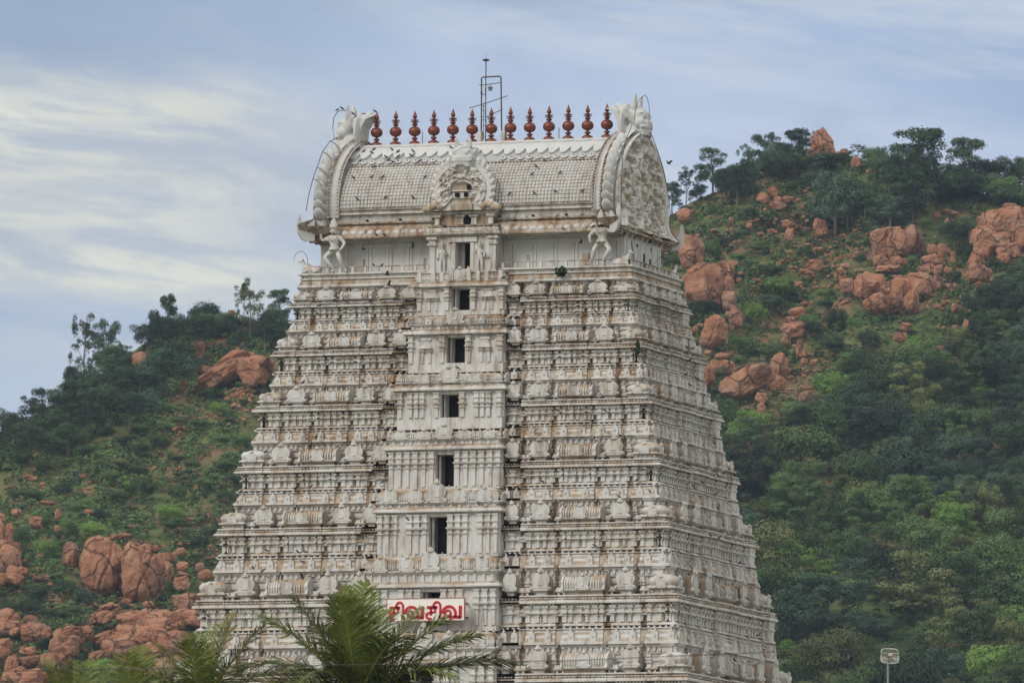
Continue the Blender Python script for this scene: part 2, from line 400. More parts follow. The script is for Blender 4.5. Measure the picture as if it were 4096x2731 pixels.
def kuta(storey, i, cx, cy, hw, face_list):
    """square domed corner pavilion"""
    mb = MB(); z = lambda t: tz(i, t)
    mb.rl(cx-hw, cx+hw, cy-hw, cy+hw, [(-.12, z(.352), 0), (-.12, z(.335), 2), (-.16, z(.333), 0), (-.16, z(.300), 0), (-.02, z(.292)), (.03, z(.285)), (.03, z(.272)), (-.03, z(.262)), (-.09, z(.25))])
    for sx in (-1, 0, 1):
        for f in face_list:
            cc = cx if f in 'FB' else cy
            DD = {'F': -(cy-hw), 'R': cx+hw, 'B': cy+hw, 'L': -(cx-hw)}[f]
            uu = cc+sx*hw*.75 if f in 'FR' else -cc+sx*hw*.75
            mb.box(*FB(f, uu-.05, uu+.05, DD-.2, DD-.10), z(.335), z(.300), 0)
    r = hw
    mb.lathe(cx, cy, [(r*.86, z(.255)), (r*.95, z(.235)), (r*1.03, z(.205)), (r*1.03, z(.18)), (r*.95, z(.155)), (r*.80, z(.135)), (r*.62, z(.122)), (r*.5, z(.118)), (r*.5, z(.108)), (r*.2, z(.103))], 24, 0, 5.)
    finial(mb, cx, cy, z(.105), (z(.02)-z(.105)))
    o = mb.build('corner_dome', PL, storey, zoff=GZ)
    for f in face_list:
        mb = MB()
        DD = {'F': -(cy-hw), 'R': cx+hw, 'B': cy+hw, 'L': -(cx-hw)}[f]
        uu = cx if f == 'F' else cy if f == 'R' else -cx if f == 'B' else -cy
        nasi(mb, f, uu, z(.285), DD-.03, .50, (z(.14)-z(.285)), .12)
        mb.build('arched_gable', PL, storey, zoff=GZ)
def panjara(storey, i, face, u, D, s=1.):
    """shield-shaped gable with a small vault running back from it"""
    mb = MB(); z = lambda t: tz(i, t); h = (z(.04)-z(.30))*.95
    w = .90*s
    mb.rl(*FB(face, u-.26*s, u+.26*s, D-.8, D-.06), [(-.03, z(.352), 0), (-.03, z(.325), 0), (.05, z(.305)), (.08, z(.295))])
    nasi(mb, face, u, z(.297), D-.02, w, h, .15)
    # vault behind
    fr = FR(face, 0); rings = []
    for w_ in (D-.02, D-1.3):
        rings.append([fr(u+.36*w*math.cos(a)*1.02, z(.297)+h*(.40+.46*math.sin(a)), w_) for a in [math.pi*k/8 for k in range(9)]]+[fr(u-.36*w, z(.30), w_), fr(u+.36*w, z(.30), w_)])
    mb.loft(rings, mi=1)
    return mb.build('arched_gable', PL, storey, zoff=GZ)
def sala(storey, i, face, u0, u1, D):
    """wagon-roofed pavilion with end gables, crest of finials and a middle shield"""
    mb = MB(); z = lambda t: tz(i, t); h = z(.11)-z(.30)
    mb.rl(*FB(face, u0+.08, u1-.08, D-.75, D-.08), [(-.04, z(.352), 2), (-.04, z(.315), 0), (.05, z(.303)), (.08, z(.290)), (.02, z(.28), 1), (.0, z(.275))])
    fr = FR(face, 0); r = .36
    pr = [(r*.93, .0), (r*1.02, .2), (r*1.05, .42), (r*.9, .66), (r*.62, .85), (r*.3, .96), (0, 1.)]
    pr = pr+[(-a, b) for a, b in pr[:-1]][::-1]
    rings = [[fr(u, z(.282)+b*h*.93, D-.40+a) for a, b in pr] for u in (u0+.06, u1-.06)]
    mb.loft(rings, mi=1)
    n = int((u1-u0)/.13)                       # ribs on the roof
    for k in range(n):
        u = u0+.14+(u1-u0-.28)*k/max(1, n-1)
        rings = [[fr(uu, z(.282)+b*h*.93, D-.40+a*1.06) for a, b in pr[:5]] for uu in (u-.03, u+.03)]
        mb.loft(rings, closed=False, mi=0)
    for k in range(6):
        u = u0+.22+(u1-u0-.44)*k/5; p = fr(u, 0, D-.40); finial(mb, p[0], p[1], z(.125), (z(.045)-z(.125)))
    mb.build('wagon_roof', PL, storey, zoff=GZ)
    mb = MB()
    # end gables: plates facing along u, with a curling horn
    for u, sg in ((u0+.03, -1), (u1-.03, 1)):
        pts = [(.50, 0), (.47, .12), (.42, .3), (.46, .55), (.40, .8), (.22, 1.0), (.10, 1.08), (.12, 1.25), (.26, 1.33), (.18, 1.40), (-.02, 1.36), (-.10, 1.2), (-.12, 1.06), (-.3, .95), (-.42, .7), (-.46, .4), (-.42, 0)]
        v = [fr(u-.05, z(.295)+b*h*.93, D-.36+a*.9) for a, b in pts]+[fr(u+.05, z(.295)+b*h*.93, D-.36+a*.9) for a, b in pts]
        mb = MB(); k = len(pts); mb.add(v, [tuple(range(k)), tuple(range(k, 2*k))[::-1]]+[(j, j+k, (j+1) % k+k, (j+1) % k) for j in range(k)], 0)
        mb.build('end_gable', PL, storey, zoff=GZ)
    mb = MB(); nasi(mb, face, (u0+u1)/2, z(.295), D-.02, .60, h*1.0, .13)
    mb.build('arched_gable', PL, storey, zoff=GZ)
def upper_bay(mb, face, i, u0, u1):
    """set-back wall just under lip i, behind the row of pavilions"""
    D = (Kd if face in 'FB' else Kw)[i]-.24; z = lambda t: tz(i, t)
    x = FB(face, u0, u1, D-.5, D)
    mb.rl(*x, [(-.08, z(.36), 0), (-.08, z(.215), 0), (-.02, z(.205), 0), (-.02, z(.195), 0), (-.08, z(.185), 0), (-.08, z(.12), 0), (.0, z(.115), 0), (.02, z(.10), 0), (-.03, z(.095), 0), (-.03, z(.04), 0), (.05, z(.035)), (.12, z(.003), 0)], sc=(.2, 1, 1, .2) if face in 'FR' else (1, .2, .2, 1))
    n = max(2, int((u1-u0)/.24))
    for a in range(n):
        u = u0+(u1-u0)*(a+.5)/n; mb.box(*FB(face, u-.055, u+.055, D-.05, D+.05), z(.085), z(.03), 0)
    for u in (u0+.12, u1-.12):
        mb.box(*FB(face, u-.09, u+.09, D-.1, D+.02), z(.36), z(.12), 0)
        mb.box(*FB(face, u-.15, u+.15, D-.1, D+.06), z(.23), z(.205), 0); mb.box(*FB(face, u-.15, u+.15, D-.1, D+.06), z(.19), z(.165), 0)
FRACS = [('corner', 0, .19), ('pan', .218, .398), ('sala', .428, .672), ('pan', .702, .882), ('half', .912, 1.03)]
def wing_bays(hw, hc, left):
    """bays of one front wing, measured from the corner inwards"""
    W_ = hw-hc; out_ = []
    for k, a, b in FRACS:
        u0, u1 = (-hw+a*W_, -hw+b*W_) if left else (hw-b*W_, hw-a*W_)
        out_.append((k, u0, u1))
    return out_
def side_bays(hd, cw):
    s_ = 2*hd-2*cw; g = .03*s_; a = -hd; o_ = [('corner0', a, a+cw)]; p = .145*s_; mid = s_-4*p-6*g
    a += cw+g
    for k, w in (('pan', p), ('pan', p), ('sala', mid), ('pan', p), ('pan', p)):
        o_.append((k, a, a+w)); a += w+g
    o_.append(('corner1', hd-cw, hd)); return o_
for i in range(7):
    z = lambda t: tz(i, t)
    st = MB()
    hw, hd = Kw[i+1], Kd[i+1]
    # continuous recessed body of the storey (all round)
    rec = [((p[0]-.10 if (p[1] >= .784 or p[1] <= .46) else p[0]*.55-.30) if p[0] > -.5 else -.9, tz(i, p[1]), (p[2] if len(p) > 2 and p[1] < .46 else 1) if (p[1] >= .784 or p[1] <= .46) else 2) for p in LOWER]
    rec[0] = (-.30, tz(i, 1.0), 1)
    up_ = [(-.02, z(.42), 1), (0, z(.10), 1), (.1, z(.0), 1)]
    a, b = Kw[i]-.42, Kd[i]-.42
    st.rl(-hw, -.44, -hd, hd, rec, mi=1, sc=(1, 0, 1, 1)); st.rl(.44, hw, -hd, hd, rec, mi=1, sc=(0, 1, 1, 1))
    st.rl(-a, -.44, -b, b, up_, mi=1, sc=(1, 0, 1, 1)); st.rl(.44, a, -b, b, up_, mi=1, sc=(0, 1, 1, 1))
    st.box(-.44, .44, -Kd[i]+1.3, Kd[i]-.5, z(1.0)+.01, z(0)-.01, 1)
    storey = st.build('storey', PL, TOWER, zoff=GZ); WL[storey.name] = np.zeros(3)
    # front wings
    for left in (True, False):
        bl = wing_bays(hw, BW[min(i+1, 6)]+.05 if i < 6 else 3.3, left)
        for k, u0, u1 in bl:
            mb = MB()
            po = {'corner': 0, 'pan': -.05, 'sala': -.02, 'half': -.10}[k]
            fu = (.3, .3)
            if k == 'corner': fu = (1, .3) if left else (.3, 1)
            bay(mb, 'F', i, u0, u1, po, k, fu)
            mb.build('wall_bay', PL, storey, zoff=GZ)
            um = (u0+u1)/2; D = hd+po-.12
            if k == 'pan': panjara(storey, i, 'F', um, D)
            elif k == 'sala': sala(storey, i, 'F', u0, u1, D)
            elif k == 'half': panjara(storey, i, 'F', um+(-.0 if left else .0), D, .7)
        # recess shrines and hara blocks between bays
        for q in range(len(bl)-1):
            lo, hi_ = sorted([bl[q], bl[q+1]], key=lambda e: e[1])
            u = (lo[2]+hi_[1])/2; gw = hi_[1]-lo[2]
            mb = MB(); niche(mb, 'F', i, u, hd-.43, min(.62, gw+.24)); mb.build('small_shrine', PL, storey, zoff=GZ)
            mb = MB(); hara_block(mb, 'F', i, u-gw/2-.13, u+gw/2+.13, hd-.42); mb.build('parapet_block', PL, storey, zoff=GZ)
        mb = MB()
        for k, u0, u1 in wing_bays(Kw[i], BW[i]+.05, left):
            if k in ('corner', 'pan', 'sala', 'half'): upper_bay(mb, 'F', i, u0, u1)
        mb.build('upper_wall', PL, storey, zoff=GZ)
    cw = .18*(hw-BW[min(i+1, 6)])
    # right side (the corner bays get their own return)
    sb = side_bays(hd, cw)
    for k, u0, u1 in sb:
        mb = MB()
        kk = 'corner' if k.startswith('corner') else k
        fu = (1, .3) if k == 'corner0' else (.3, 1) if k == 'corner1' else (.3, .3)
        if k == 'corner0': u0 += .004
        bay(mb, 'R', i, u0, u1, {'corner': -.003, 'pan': -.05, 'sala': .06}[kk], kk, fu)
        mb.build('wall_bay', PL, storey, zoff=GZ)
        um = (u0+u1)/2
        if kk == 'pan': panjara(storey, i, 'R', um, hw-.17, .85)
        elif kk == 'sala': sala(storey, i, 'R', u0, u1, hw-.10)
    for q in range(len(sb)-1):
        u = (sb[q][2]+sb[q+1][1])/2; gw = sb[q+1][1]-sb[q][2]
        mb = MB(); niche(mb, 'R', i, u, hw-.43, min(.5, gw+.2)); mb.build('small_shrine', PL, storey, zoff=GZ)
        mb = MB(); hara_block(mb, 'R', i, u-gw/2-.1, u+gw/2+.1, hw-.42); mb.build('parapet_block', PL, storey, zoff=GZ)
    mb = MB()
    for k, u0, u1 in side_bays(Kd[i], .18*(Kw[i]-BW[i])): upper_bay(mb, 'R', i, u0, u1)
    mb.build('upper_wall', PL, storey, zoff=GZ)
    # back and left: plain wall bays so that the tower is whole
    mb = MB()
    for face, H in (('B', hw), ('L', hd)):
        n = 7 if face == 'B' else 5
        for q in range(n):
            u0 = -H+2*H*q/n+.12; u1 = -H+2*H*(q+1)/n-.12
            if q == 0: u0 = -H+.02
            if q == n-1: u1 = H-.02
            D = (hd if face == 'B' else hw)-.004
            x = FB(face, u0, u1, D-1.0, D)
            s = (.3, .3, 0, 1) if face == 'B' else (1, 0, .3, .3)
            if face == 'L' and q == n-1: s = (1, 0, 1, .3)
            mb.rl(*x, [(p[0], tz(i, p[1]), p[2] if len(p) > 2 else 0) for p in LOWER], sc=s)
    mb.build('wall_bay', PL, storey, zoff=GZ)
    # domes on the corners
    kh = min(.62, cw*.44)
    for sx, sy, fl in ((-1, -1, 'FL'), (1, -1, 'FR'), (1, 1, 'RB'), (-1, 1, 'BL')):
        kuta(storey, i, sx*(hw-.22-kh), sy*(hd-.16-kh), kh, fl)
    # ---- central bay with the opening
    h = LZ[i]-LZ[i+1]; B, Y = BW[i], BY[i]
    Yn = BY[i+1] if i < 6 else 8.2; Bn = BW[i+1] if i < 6 else 3.4
    _bt = NT[i+1]-.15; _ob = max(OB[i], _bt+.12)
    zz = lambda t: float(np.interp(t, [-.1, 0, .06, .135, .66, .735, .90, 1.0], [LZ[i]+.3, LZ[i], LZ[i]-.05, OT[i], _ob, _bt, NB[i+1], LZ[i+1]]))
    zt, zb = zz(.135), zz(.66)
    mb = MB()
    ow0, ow1 = -.43, .43
    yb = Y-.75
    for (u0, u1, a, b_) in ((-B, ow0, .02, .72), (ow1, B, .02, .72), (ow0, ow1, .02, .135), (ow0, ow1, .66, .72)):
        mb.box(u0, u1, -Y, -yb+.2, zz(b_), zz(a), 0)
    mb.box(-B+.05, B-.05, -yb+.1, -Kd[i]+1.2, zz(.9), zz(.02), 0)
    # eave cornice over the bay
    mb.rl(-B, B, -Y, -Y+1.2, [(.0, zz(.065), 0), (.07, zz(.06)), (.07, zz(.045), 0), (.10, zz(.035), 0), (.22, zz(.008), 0), (.24, zz(0)), (.24, zz(-.022)), (.18, zz(-.045), 1), (.16, zz(-.06), 1), (.16, zz(-.075), 0), (.02, zz(-.08), 1)], sc=(1, 1, 1, 0))
    # pilasters and wall shrines
    if i < 2: ul = [-B+.12, -.62, .62, B-.12]
    elif i == 2: ul = [-B+.12, -B+.62, -B+.9, -B+1.16, -.6, .6, B-1.16, B-.9, B-.62, B-.12]
    else:
        ul = []
        for sg in (-1, 1):
            a0, a1 = .60, B-.12
            n = 5 if i == 3 else 6
            for q in range(n+1):
                if q == n//2 and i > 3: continue
                ul.append(sg*(a0+(a1-a0)*q/n))
    for u in ul:
        w = .17; D = Y
        x = (u-w/2, u+w/2, -D-.08, -D+.02)
        mb.rl(*x, [(0, zz(.655)), (0, LZ[i]-.30*h), (.05, LZ[i]-.29*h), (.06, LZ[i]-.28*h), (.0, LZ[i]-.27*h), (.0, LZ[i]-.245*h), (.08, LZ[i]-.225*h), (.10, LZ[i]-.205*h), (.02, LZ[i]-.195*h), (.02, LZ[i]-.155*h), (.07, LZ[i]-.135*h), (.07, LZ[i]-.12*h), (.02, LZ[i]-.105*h), (.02, LZ[i]-.07*h), (.06, LZ[i]-.045*h), (.06, LZ[i]-.03*h)])
    if i < 3:
        for sg in (-1, 1):
            u = sg*(B+.55)/2 if i < 2 else sg*(B-.3)
            if i == 2: continue
            for q in (-1, 1):
                x = (u+q*.17-.06, u+q*.17+.06, -Y-.06, -Y+.02)
                mb.rl(*x, [(0, zz(.655)), (0, zz(.44)), (.06, zz(.42)), (.10, zz(.40)), (.02, zz(.385)), (.02, zz(.375))])
            mb.rl(u-.24, u+.24, -Y-.08, -Y+.02, [(.03, zz(.37)), (.08, zz(.355)), (-.0, zz(.30)), (-.06, zz(.25)), (-.08, zz(.20)), (.0, zz(.185)), (.0, zz(.17)), (-.04, zz(.11)), (-.08, zz(.10))])
    for u in (-B+.5, -.85, .85, B-.45):
        mb.box(u-.05, u+.05, -Y-.006, -Y+.02, zz(.20), zz(.165), 2) if i < 2 else None  # dark squares stand in for the shade of small wall holes
    for sg in (-1, 1):   # side returns of the bay
        for dd in (.15, .55):
            y = -Y+dd; mb.box(sg*B-.04, sg*B+.05, y-.07, y+.07, zz(.66), zz(.07), 0)
    mb.build('entrance_bay', PL, storey, zoff=GZ)
    # balustrade of little finials, ledge, vaulted band with gables, neck
    mb = MB()
    mb.rl(-Bn+.1, Bn-.1, -Yn+.05, -Y+.5, [(0, zz(.97), 0), (0, zz(.925), 0), (.10, zz(.91)), (.16, zz(.900)), (.16, zz(.885), 1), (.05, zz(.88), 0), (.10, zz(.85), 0), (.12, zz(.82), 1), (.08, zz(.785), 1), (-.02, zz(.76), 0), (-.14, zz(.745), 0), (-.25, zz(.74), 1), (-.30, zz(.735))], sc=(1, 1, 1, 0))
    nk = int(2*Bn/.42)
    for q in range(nk+1):   # neck piers
        u = -Bn+.2+(2*Bn-.4)*q/nk; mb.box(u-.06, u+.06, -Yn-.02, -Yn+.1, zz(.968), zz(.918), 0)
    nf = int(2*Bn/.33)
    for q in range(nf+1):
        u = -Bn+.2+(2*Bn-.4)*q/nf; finial(mb, u, -Yn+.45, zz(.745), .075*h, n=6)
    nl = int(2*Bn/.11)
    for q in range(nl):     # lattice ribs of the vaulted band
        u = -Bn+.2+(2*Bn-.4)*q/nl; mb.box(u-.025, u+.025, -Yn-.075, -Yn+.05, zz(.875), zz(.80), 0)
    mb.build('vaulted_band', PL, storey, zoff=GZ)
    mb = MB()
    nasi(mb, 'F', 0, zz(.90), Yn+.10, .86, (NT[i+1]-NB[i+1])+.10, .14)
    mb.build('arched_gable', PL, storey, zoff=GZ)
    gl = [.56] if i == 0 else [.5] if i == 1 else [.36, .78]
    for g in gl:
        for sg in (-1, 1):
            mb = MB(); nasi(mb, 'F', sg*g*Bn, zz(.90), Yn+.06, .36 if i == 0 else .68, (NT[i+1]-NB[i+1])*(.5 if i == 0 else .78), .12, 0, i == 0)
            mb.build('arched_gable', PL, storey, zoff=GZ)
    for sg in (-1, 1):
        mb = MB()
        nasi(mb, 'R', -Yn+.35, zz(.90), Bn+.05, .6, h*.14, .1) if sg > 0 else nasi(mb, 'L', Yn-.35, zz(.90), Bn+.05, .6, h*.14, .1)
        mb.build('arched_gable', PL, storey, zoff=GZ)
    # doorway: near-black panel painted as the shade of the room, reveal and leaf
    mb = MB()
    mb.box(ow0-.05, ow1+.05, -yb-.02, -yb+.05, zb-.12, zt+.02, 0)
    mb.build('opening_shade_panel', M_DARK, storey, zoff=GZ)
    mb = MB()
    x0 = ow0+.10
    mb.box(ow0, x0, -yb-.07, -yb-.03, zb, zt, 0)
    mb.box(x0, x0+.035, -Y+.22, -yb-.03, zb, zt, 1)
    mb.box(ow1-.04, ow1, -yb-.12, -yb-.05, zb, zt, 1); mb.box(ow0, ow1, -yb-.12, -yb-.05, zb-.04, zb+.03, 1)
    mb.build('door_frame', [M_SMOOTH, PL[0]], storey, zoff=GZ)
    if i >= 3:
        mb = MB(); mb.box(x0+.04, x0+.16, -yb-.30, -yb-.26, zb, zt-.06); mb.box(x0+.04, x0+.16, -yb-.31, -yb-.25, (zb+zt)/2-.02, (zb+zt)/2+.02)
        mb.build('door_leaf', M_GLOOM, storey, zoff=GZ)
# platform band above storey 0, carrying the neck
mb = MB()
for x in ((-Kw[0], Kw[0], -Kd[0], Kd[0]),):
    mb.rl(*x, [(-.25, 41.61, 0), (-.02, 41.64), (0, 41.65), (0, 41.73), (-.07, 41.76, 1), (-.10, 41.84, 1), (-.16, 41.95, 0), (-.18, 41.97), (-.09, 41.99, 0), (-.09, 42.04, 1), (-.15, 42.06, 0), (-.15, 42.16, 0), (-.02, 42.19), (-.02, 42.27, 1), (-.2, 42.28, 1), (-.22, 42.30, 1)])
for q in range(30):
    u = -7.6+15.2*q/29
    if abs(u) > 2.1 and q % 3 == 0: mb.box(u-.03, u+.03, -Kd[0]+.135, -Kd[0]+.4, 42.07, 42.13, 2)
    mb.box(u-.10, u+.10, -Kd[0]+.08, -Kd[0]+.3, 41.80, 41.84, 1) if abs(u) > 2.2 else None
plat = mb.build('platform_cornice', PL, TOWER, zoff=GZ); WL[plat.name] = np.zeros(3)
# central projection of the platform
i = 0
mb = MB()
mb.rl(-2.0, 2.0, -3.66, -2.6, [(.0, 41.5, 0), (.0, 41.62), (.12, 41.66), (.14, 41.72, 1), (.04, 41.74), (.08, 41.80), (.10, 41.92, 1), (.04, 42.02), (-.05, 42.06), (.04, 42.08), (.04, 42.12, 1), (-.3, 42.14), (-.32, 42.2)], sc=(1, 1, 1, 0))
nasi(mb, 'F', 0.0, 41.72, 3.74, .62, .55, .14)
for u in (.40, -.42): mb.plate([(u-.1, 41.72), (u+.12, 41.72), (u+.1, 42.2), (u+.02, 42.32), (u-.08, 42.2)], FR('F', 3.72), .1)
for u in (-1.25, -.85, .85, 1.25, 1.9, -1.9): mb.box(u-.09, u+.09, -3.80, -3.6, 41.66, 42.12, 0)
for u in (.30, -.30, .62, -.62): finial(mb, u, -3.6, 42.12, .26)
mb.build('vaulted_band', PL, plat, zoff=GZ)
# balustrade
mb = MB()
y0, x0 = -Kd[0]+.22, Kw[0]-.22
for q in range(27):
    u = -x0+2*x0*q/26
    if abs(u) < 1.75: continue
    mb.box(u-.06, u+.06, y0-.05, y0+.05, 42.27, 42.50, 0)
for q in range(13):
    v = y0+(-2*y0)*q/12; mb.box(x0-.05, x0+.05, v-.05, v+.05, 42.27, 42.50, 0)
for a, b_ in ((-x0, -1.7), (1.7, x0)): mb.box(a, b_, y0-.05, y0+.05, 42.50, 42.545, 1)
mb.box(x0-.05, x0+.05, y0+.051, -y0, 42.50, 42.545, 1)
mb.box(-1.7, 1.7, y0-.02, y0+.02, 42.27, 42.30, 0)
mb.build('balustrade', PL, TOWER, zoff=GZ)
# neck
NW, ND = 7.1, 2.38
mb = MB()
mb.rl(-NW, NW, -ND, ND, [(0.04, 42.25, 0), (.04, 42.32), (0, 42.34), (0, 43.60), (.05, 43.62), (.05, 43.70), (.12, 43.74), (.16, 43.9)])
for q in range(15):
    u = -NW+.35+(2*NW-.7)*q/14
    if abs(u) < 1.75: continue
    mb.box(u-.14, u+.14, -ND-.04, -ND+.05, 42.34, 43.42, 0)
    mb.box(u-.26, u+.26, -ND-.07, -ND+.05, 43.42, 43.58, 0)
    mb.box(u-.012, u+.012, -ND-.045, -ND+.05, 42.34, 43.42, 2)
for q in range(12):
    u = -NW+.9+(2*NW-1.8)*q/11
    if abs(u) < 1.75: continue
    mb.box(u-.07, u+.07, -ND-.012, -ND+.02, 43.36, 43.52, 3)  # near-black squares: shade of small wall holes put into the colour
for u in (-4.9, -2.05, 2.75, 5.35):
    mb.box(u-.24, u+.24, -ND-.03, -ND+.02, 42.34, 43.0, 0); mb.box(u-.18, u+.18, -ND-.034, -ND+.02, 42.34, 42.92, 1)
for q in range(6):
    v = -ND+.35+(2*ND-.7)*q/5; mb.box(NW-.05, NW+.04, v-.13, v+.13, 42.34, 43.5, 0); mb.box(NW-.05, NW+.045, v-.012, v+.012, 42.34, 43.5, 2)
for v, a, b_ in ((.15, 42.34, 43.1), (.95, 42.5, 42.95), (-.75, 43.3, 43.45), (1.1, 43.3, 43.45)): mb.box(NW-.02, NW+.012, v-.09, v+.09, a, b_, 3)
mb.build('neck_wall', [M_SMOOTH, PL[1], PL[2], M_DARK], TOWER, zoff=GZ)
# porch in the middle of the neck
PY = 3.42
porch = empty('entrance_porch', (0, 0, 0), parent=TOWER)
mb = MB()
for a, b_, c_, d_ in ((-1.55, -.34, 42.1, 43.72), (.34, 1.55, 42.1, 43.72), (-.34, .34, 43.44, 43.72)): mb.box(a, b_, -PY, -2.3, c_, d_, 0)
for sg in (-1, 1):
    mb.rl(sg*1.42-.12, sg*1.42+.12, -PY-.07, -PY+.05, [(0.03, 42.1), (.03, 42.2), (0, 42.22), (0, 43.25), (.08, 43.32), (.10, 43.40), (.02, 43.42), (.02, 43.50), (.12, 43.58), (.12, 43.66), (.05, 43.70)])
    mb.box(sg*.43-.08, sg*.43+.08, -PY-.05, -PY+.05, 42.1, 43.42, 0)
    mb.box(sg*1.1-.12, sg*1.1+.2, -PY-.07, -PY+.02, 42.72, 42.80, 1)
mb.box(-.66, .66, -PY-.09, -PY+.05, 43.44, 43.66, 0)
mb.rl(-1.5, 1.5, -PY, -2.3, [(.1, 43.70, 0), (.26, 43.78), (.28, 43.86, 1), (.16, 43.90, 0), (.13, 44.08, 1), (.05, 44.10, 1), (.16, 44.12, 1), (.16, 44.18, 1), (-.1, 44.20, 1), (-.16, 44.24, 1), (-.16, 44.62, 0), (0, 44.68), (.04, 44.78), (.0, 44.82, 1)], sc=(1, 1, 1, 0))
for u in (-1.45, -.62, .25, 1.05, 1.5): nasi(mb, 'F', u, 43.86, PY+.16, .22, .22, .08, 0, True)
mb.box(-.02, .33, -PY+.13, -PY+.2, 44.22, 44.66, 3)
for u in (-.16, .46): mb.rl(u-.12, u+.12, -PY+.06, -PY+.2, [(0.03, 44.22), (0, 44.3), (0, 44.5), (.08, 44.56), (.08, 44.64)])
for u in (-1.25, 1.25): mb.rl(u-.10, u+.10, -PY+.04, -PY+.2, [(0.0, 44.22), (0, 44.5), (.08, 44.56), (.1, 44.66)])
mb.build('porch_wall', PL+[M_DARK], porch, zoff=GZ)
mb = MB(); mb.box(-.36, .36, -2.72, -2.6, 42.1, 43.46); mb.build('opening_shade_panel', M_DARK, porch, zoff=GZ)  # black sheet painted as the shade inside the porch door
mb = MB(); mb.box(-.34, -.17, -2.80, -2.76, 42.1, 43.44, 0); mb.box(-.17, -.14, -2.9, -2.76, 42.1, 43.44, 0); mb.build('door_frame', M_SMOOTH, porch, zoff=GZ)

# ---- barrel roof
roof = empty('barrel_roof', (0, 0, 0), parent=TOWER)
RP = [(0, 48.12), (.35, 48.08), (.8, 47.92), (1.3, 47.62), (1.75, 47.28), (2.15, 46.92), (2.5, 46.52), (2.8, 46.08), (3.02, 45.62), (3.10, 45.3), (3.12, 45.08)]
_s = [0.]
for a, b_ in zip(RP, RP[1:]): _s.append(_s[-1]+math.hypot(b_[0]-a[0], b_[1]-a[1]))
def rp(s, off=0.):
    s = max(0, min(_s[-1]-1e-6, s)); k = max(j for j in range(len(_s)-1) if _s[j] <= s)
    f = (s-_s[k])/(_s[k+1]-_s[k]); a, b_ = RP[k], RP[k+1]
    y = a[0]+(b_[0]-a[0])*f; z_ = a[1]+(b_[1]-a[1])*f
    # smooth normal
    def tg(j): return (RP[min(j+1, len(RP)-1)][0]-RP[max(j-1, 0)][0], RP[min(j+1, len(RP)-1)][1]-RP[max(j-1, 0)][1])
    t0, t1 = tg(k), tg(k+1); tx, ty = t0[0]*(1-f)+t1[0]*f, t0[1]*(1-f)+t1[1]*f; l_ = math.hypot(tx, ty)
    return y-ty/l_*off, z_+tx/l_*off
RX = 6.0; SL = _s[-1]
mb = MB()
for sg in (-1, 1):
    for s_a, s_b, mi in ((0, 2.38, 0), (2.38, SL, 1)):
        rings = [[(x, sg*rp(s_a+(s_b-s_a)*q/12)[0], rp(s_a+(s_b-s_a)*q/12)[1]) for q in range(13)] for x in (-RX-.9, RX+.9)]
        if sg < 0: rings = rings[::-1]
        mb.loft(rings, closed=False, mi=mi)
mb.build('vault_shell', [flat('shaded_grey_plaster', (.40, .405, .41), .9, .12), M_GROUT], roof, zoff=GZ, smooth=True)  # upper shell greyed: recess shade behind the petal drape put into the colour
s0, s1 = 2.42, SL-.02
rows, cols = 13, 72
mb = MB()
for sg in (-1, 1):
    for r_ in range(rows):
        a, b_ = s0+(s1-s0)*(r_+.06)/rows, s0+(s1-s0)*(r_+.90)/rows
        for c_ in range(cols):
            x0_, x1_ = -RX+.05+(2*RX-.1)*(c_+.10)/cols, -RX+.05+(2*RX-.1)*(c_+.90)/cols
            if abs((x0_+x1_)/2) < 1.0 and r_ > 6 and sg < 0: continue
            j = RNG.uniform(-.008, .012); xm = (x0_+x1_)/2
            A0, A1, B0, B1 = rp(a, .01), rp(a, .045+j), rp(b_, .01), rp(b_, .06+j)
            am, bm = rp(a, .075+j), rp(b_, .09+j)
            v = [(x0_, sg*A0[0], A0[1]), (x0_, sg*B0[0], B0[1]), (x0_+.03, sg*A1[0], A1[1]), (x0_+.03, sg*B1[0], B1[1]), (xm, sg*am[0], am[1]), (xm, sg*bm[0], bm[1]),
                 (x1_-.03, sg*A1[0], A1[1]), (x1_-.03, sg*B1[0], B1[1]), (x1_, sg*A0[0], A0[1]), (x1_, sg*B0[0], B0[1])]
            f = [(0, 1, 3, 2), (2, 3, 5, 4), (4, 5, 7, 6), (6, 7, 9, 8), (0, 2, 4, 6, 8), (1, 3, 5, 7, 9)]
            if sg < 0: pass
            mb.add(v, f, 0)
mb.build('roof_tiles', PT, roof, zoff=GZ)
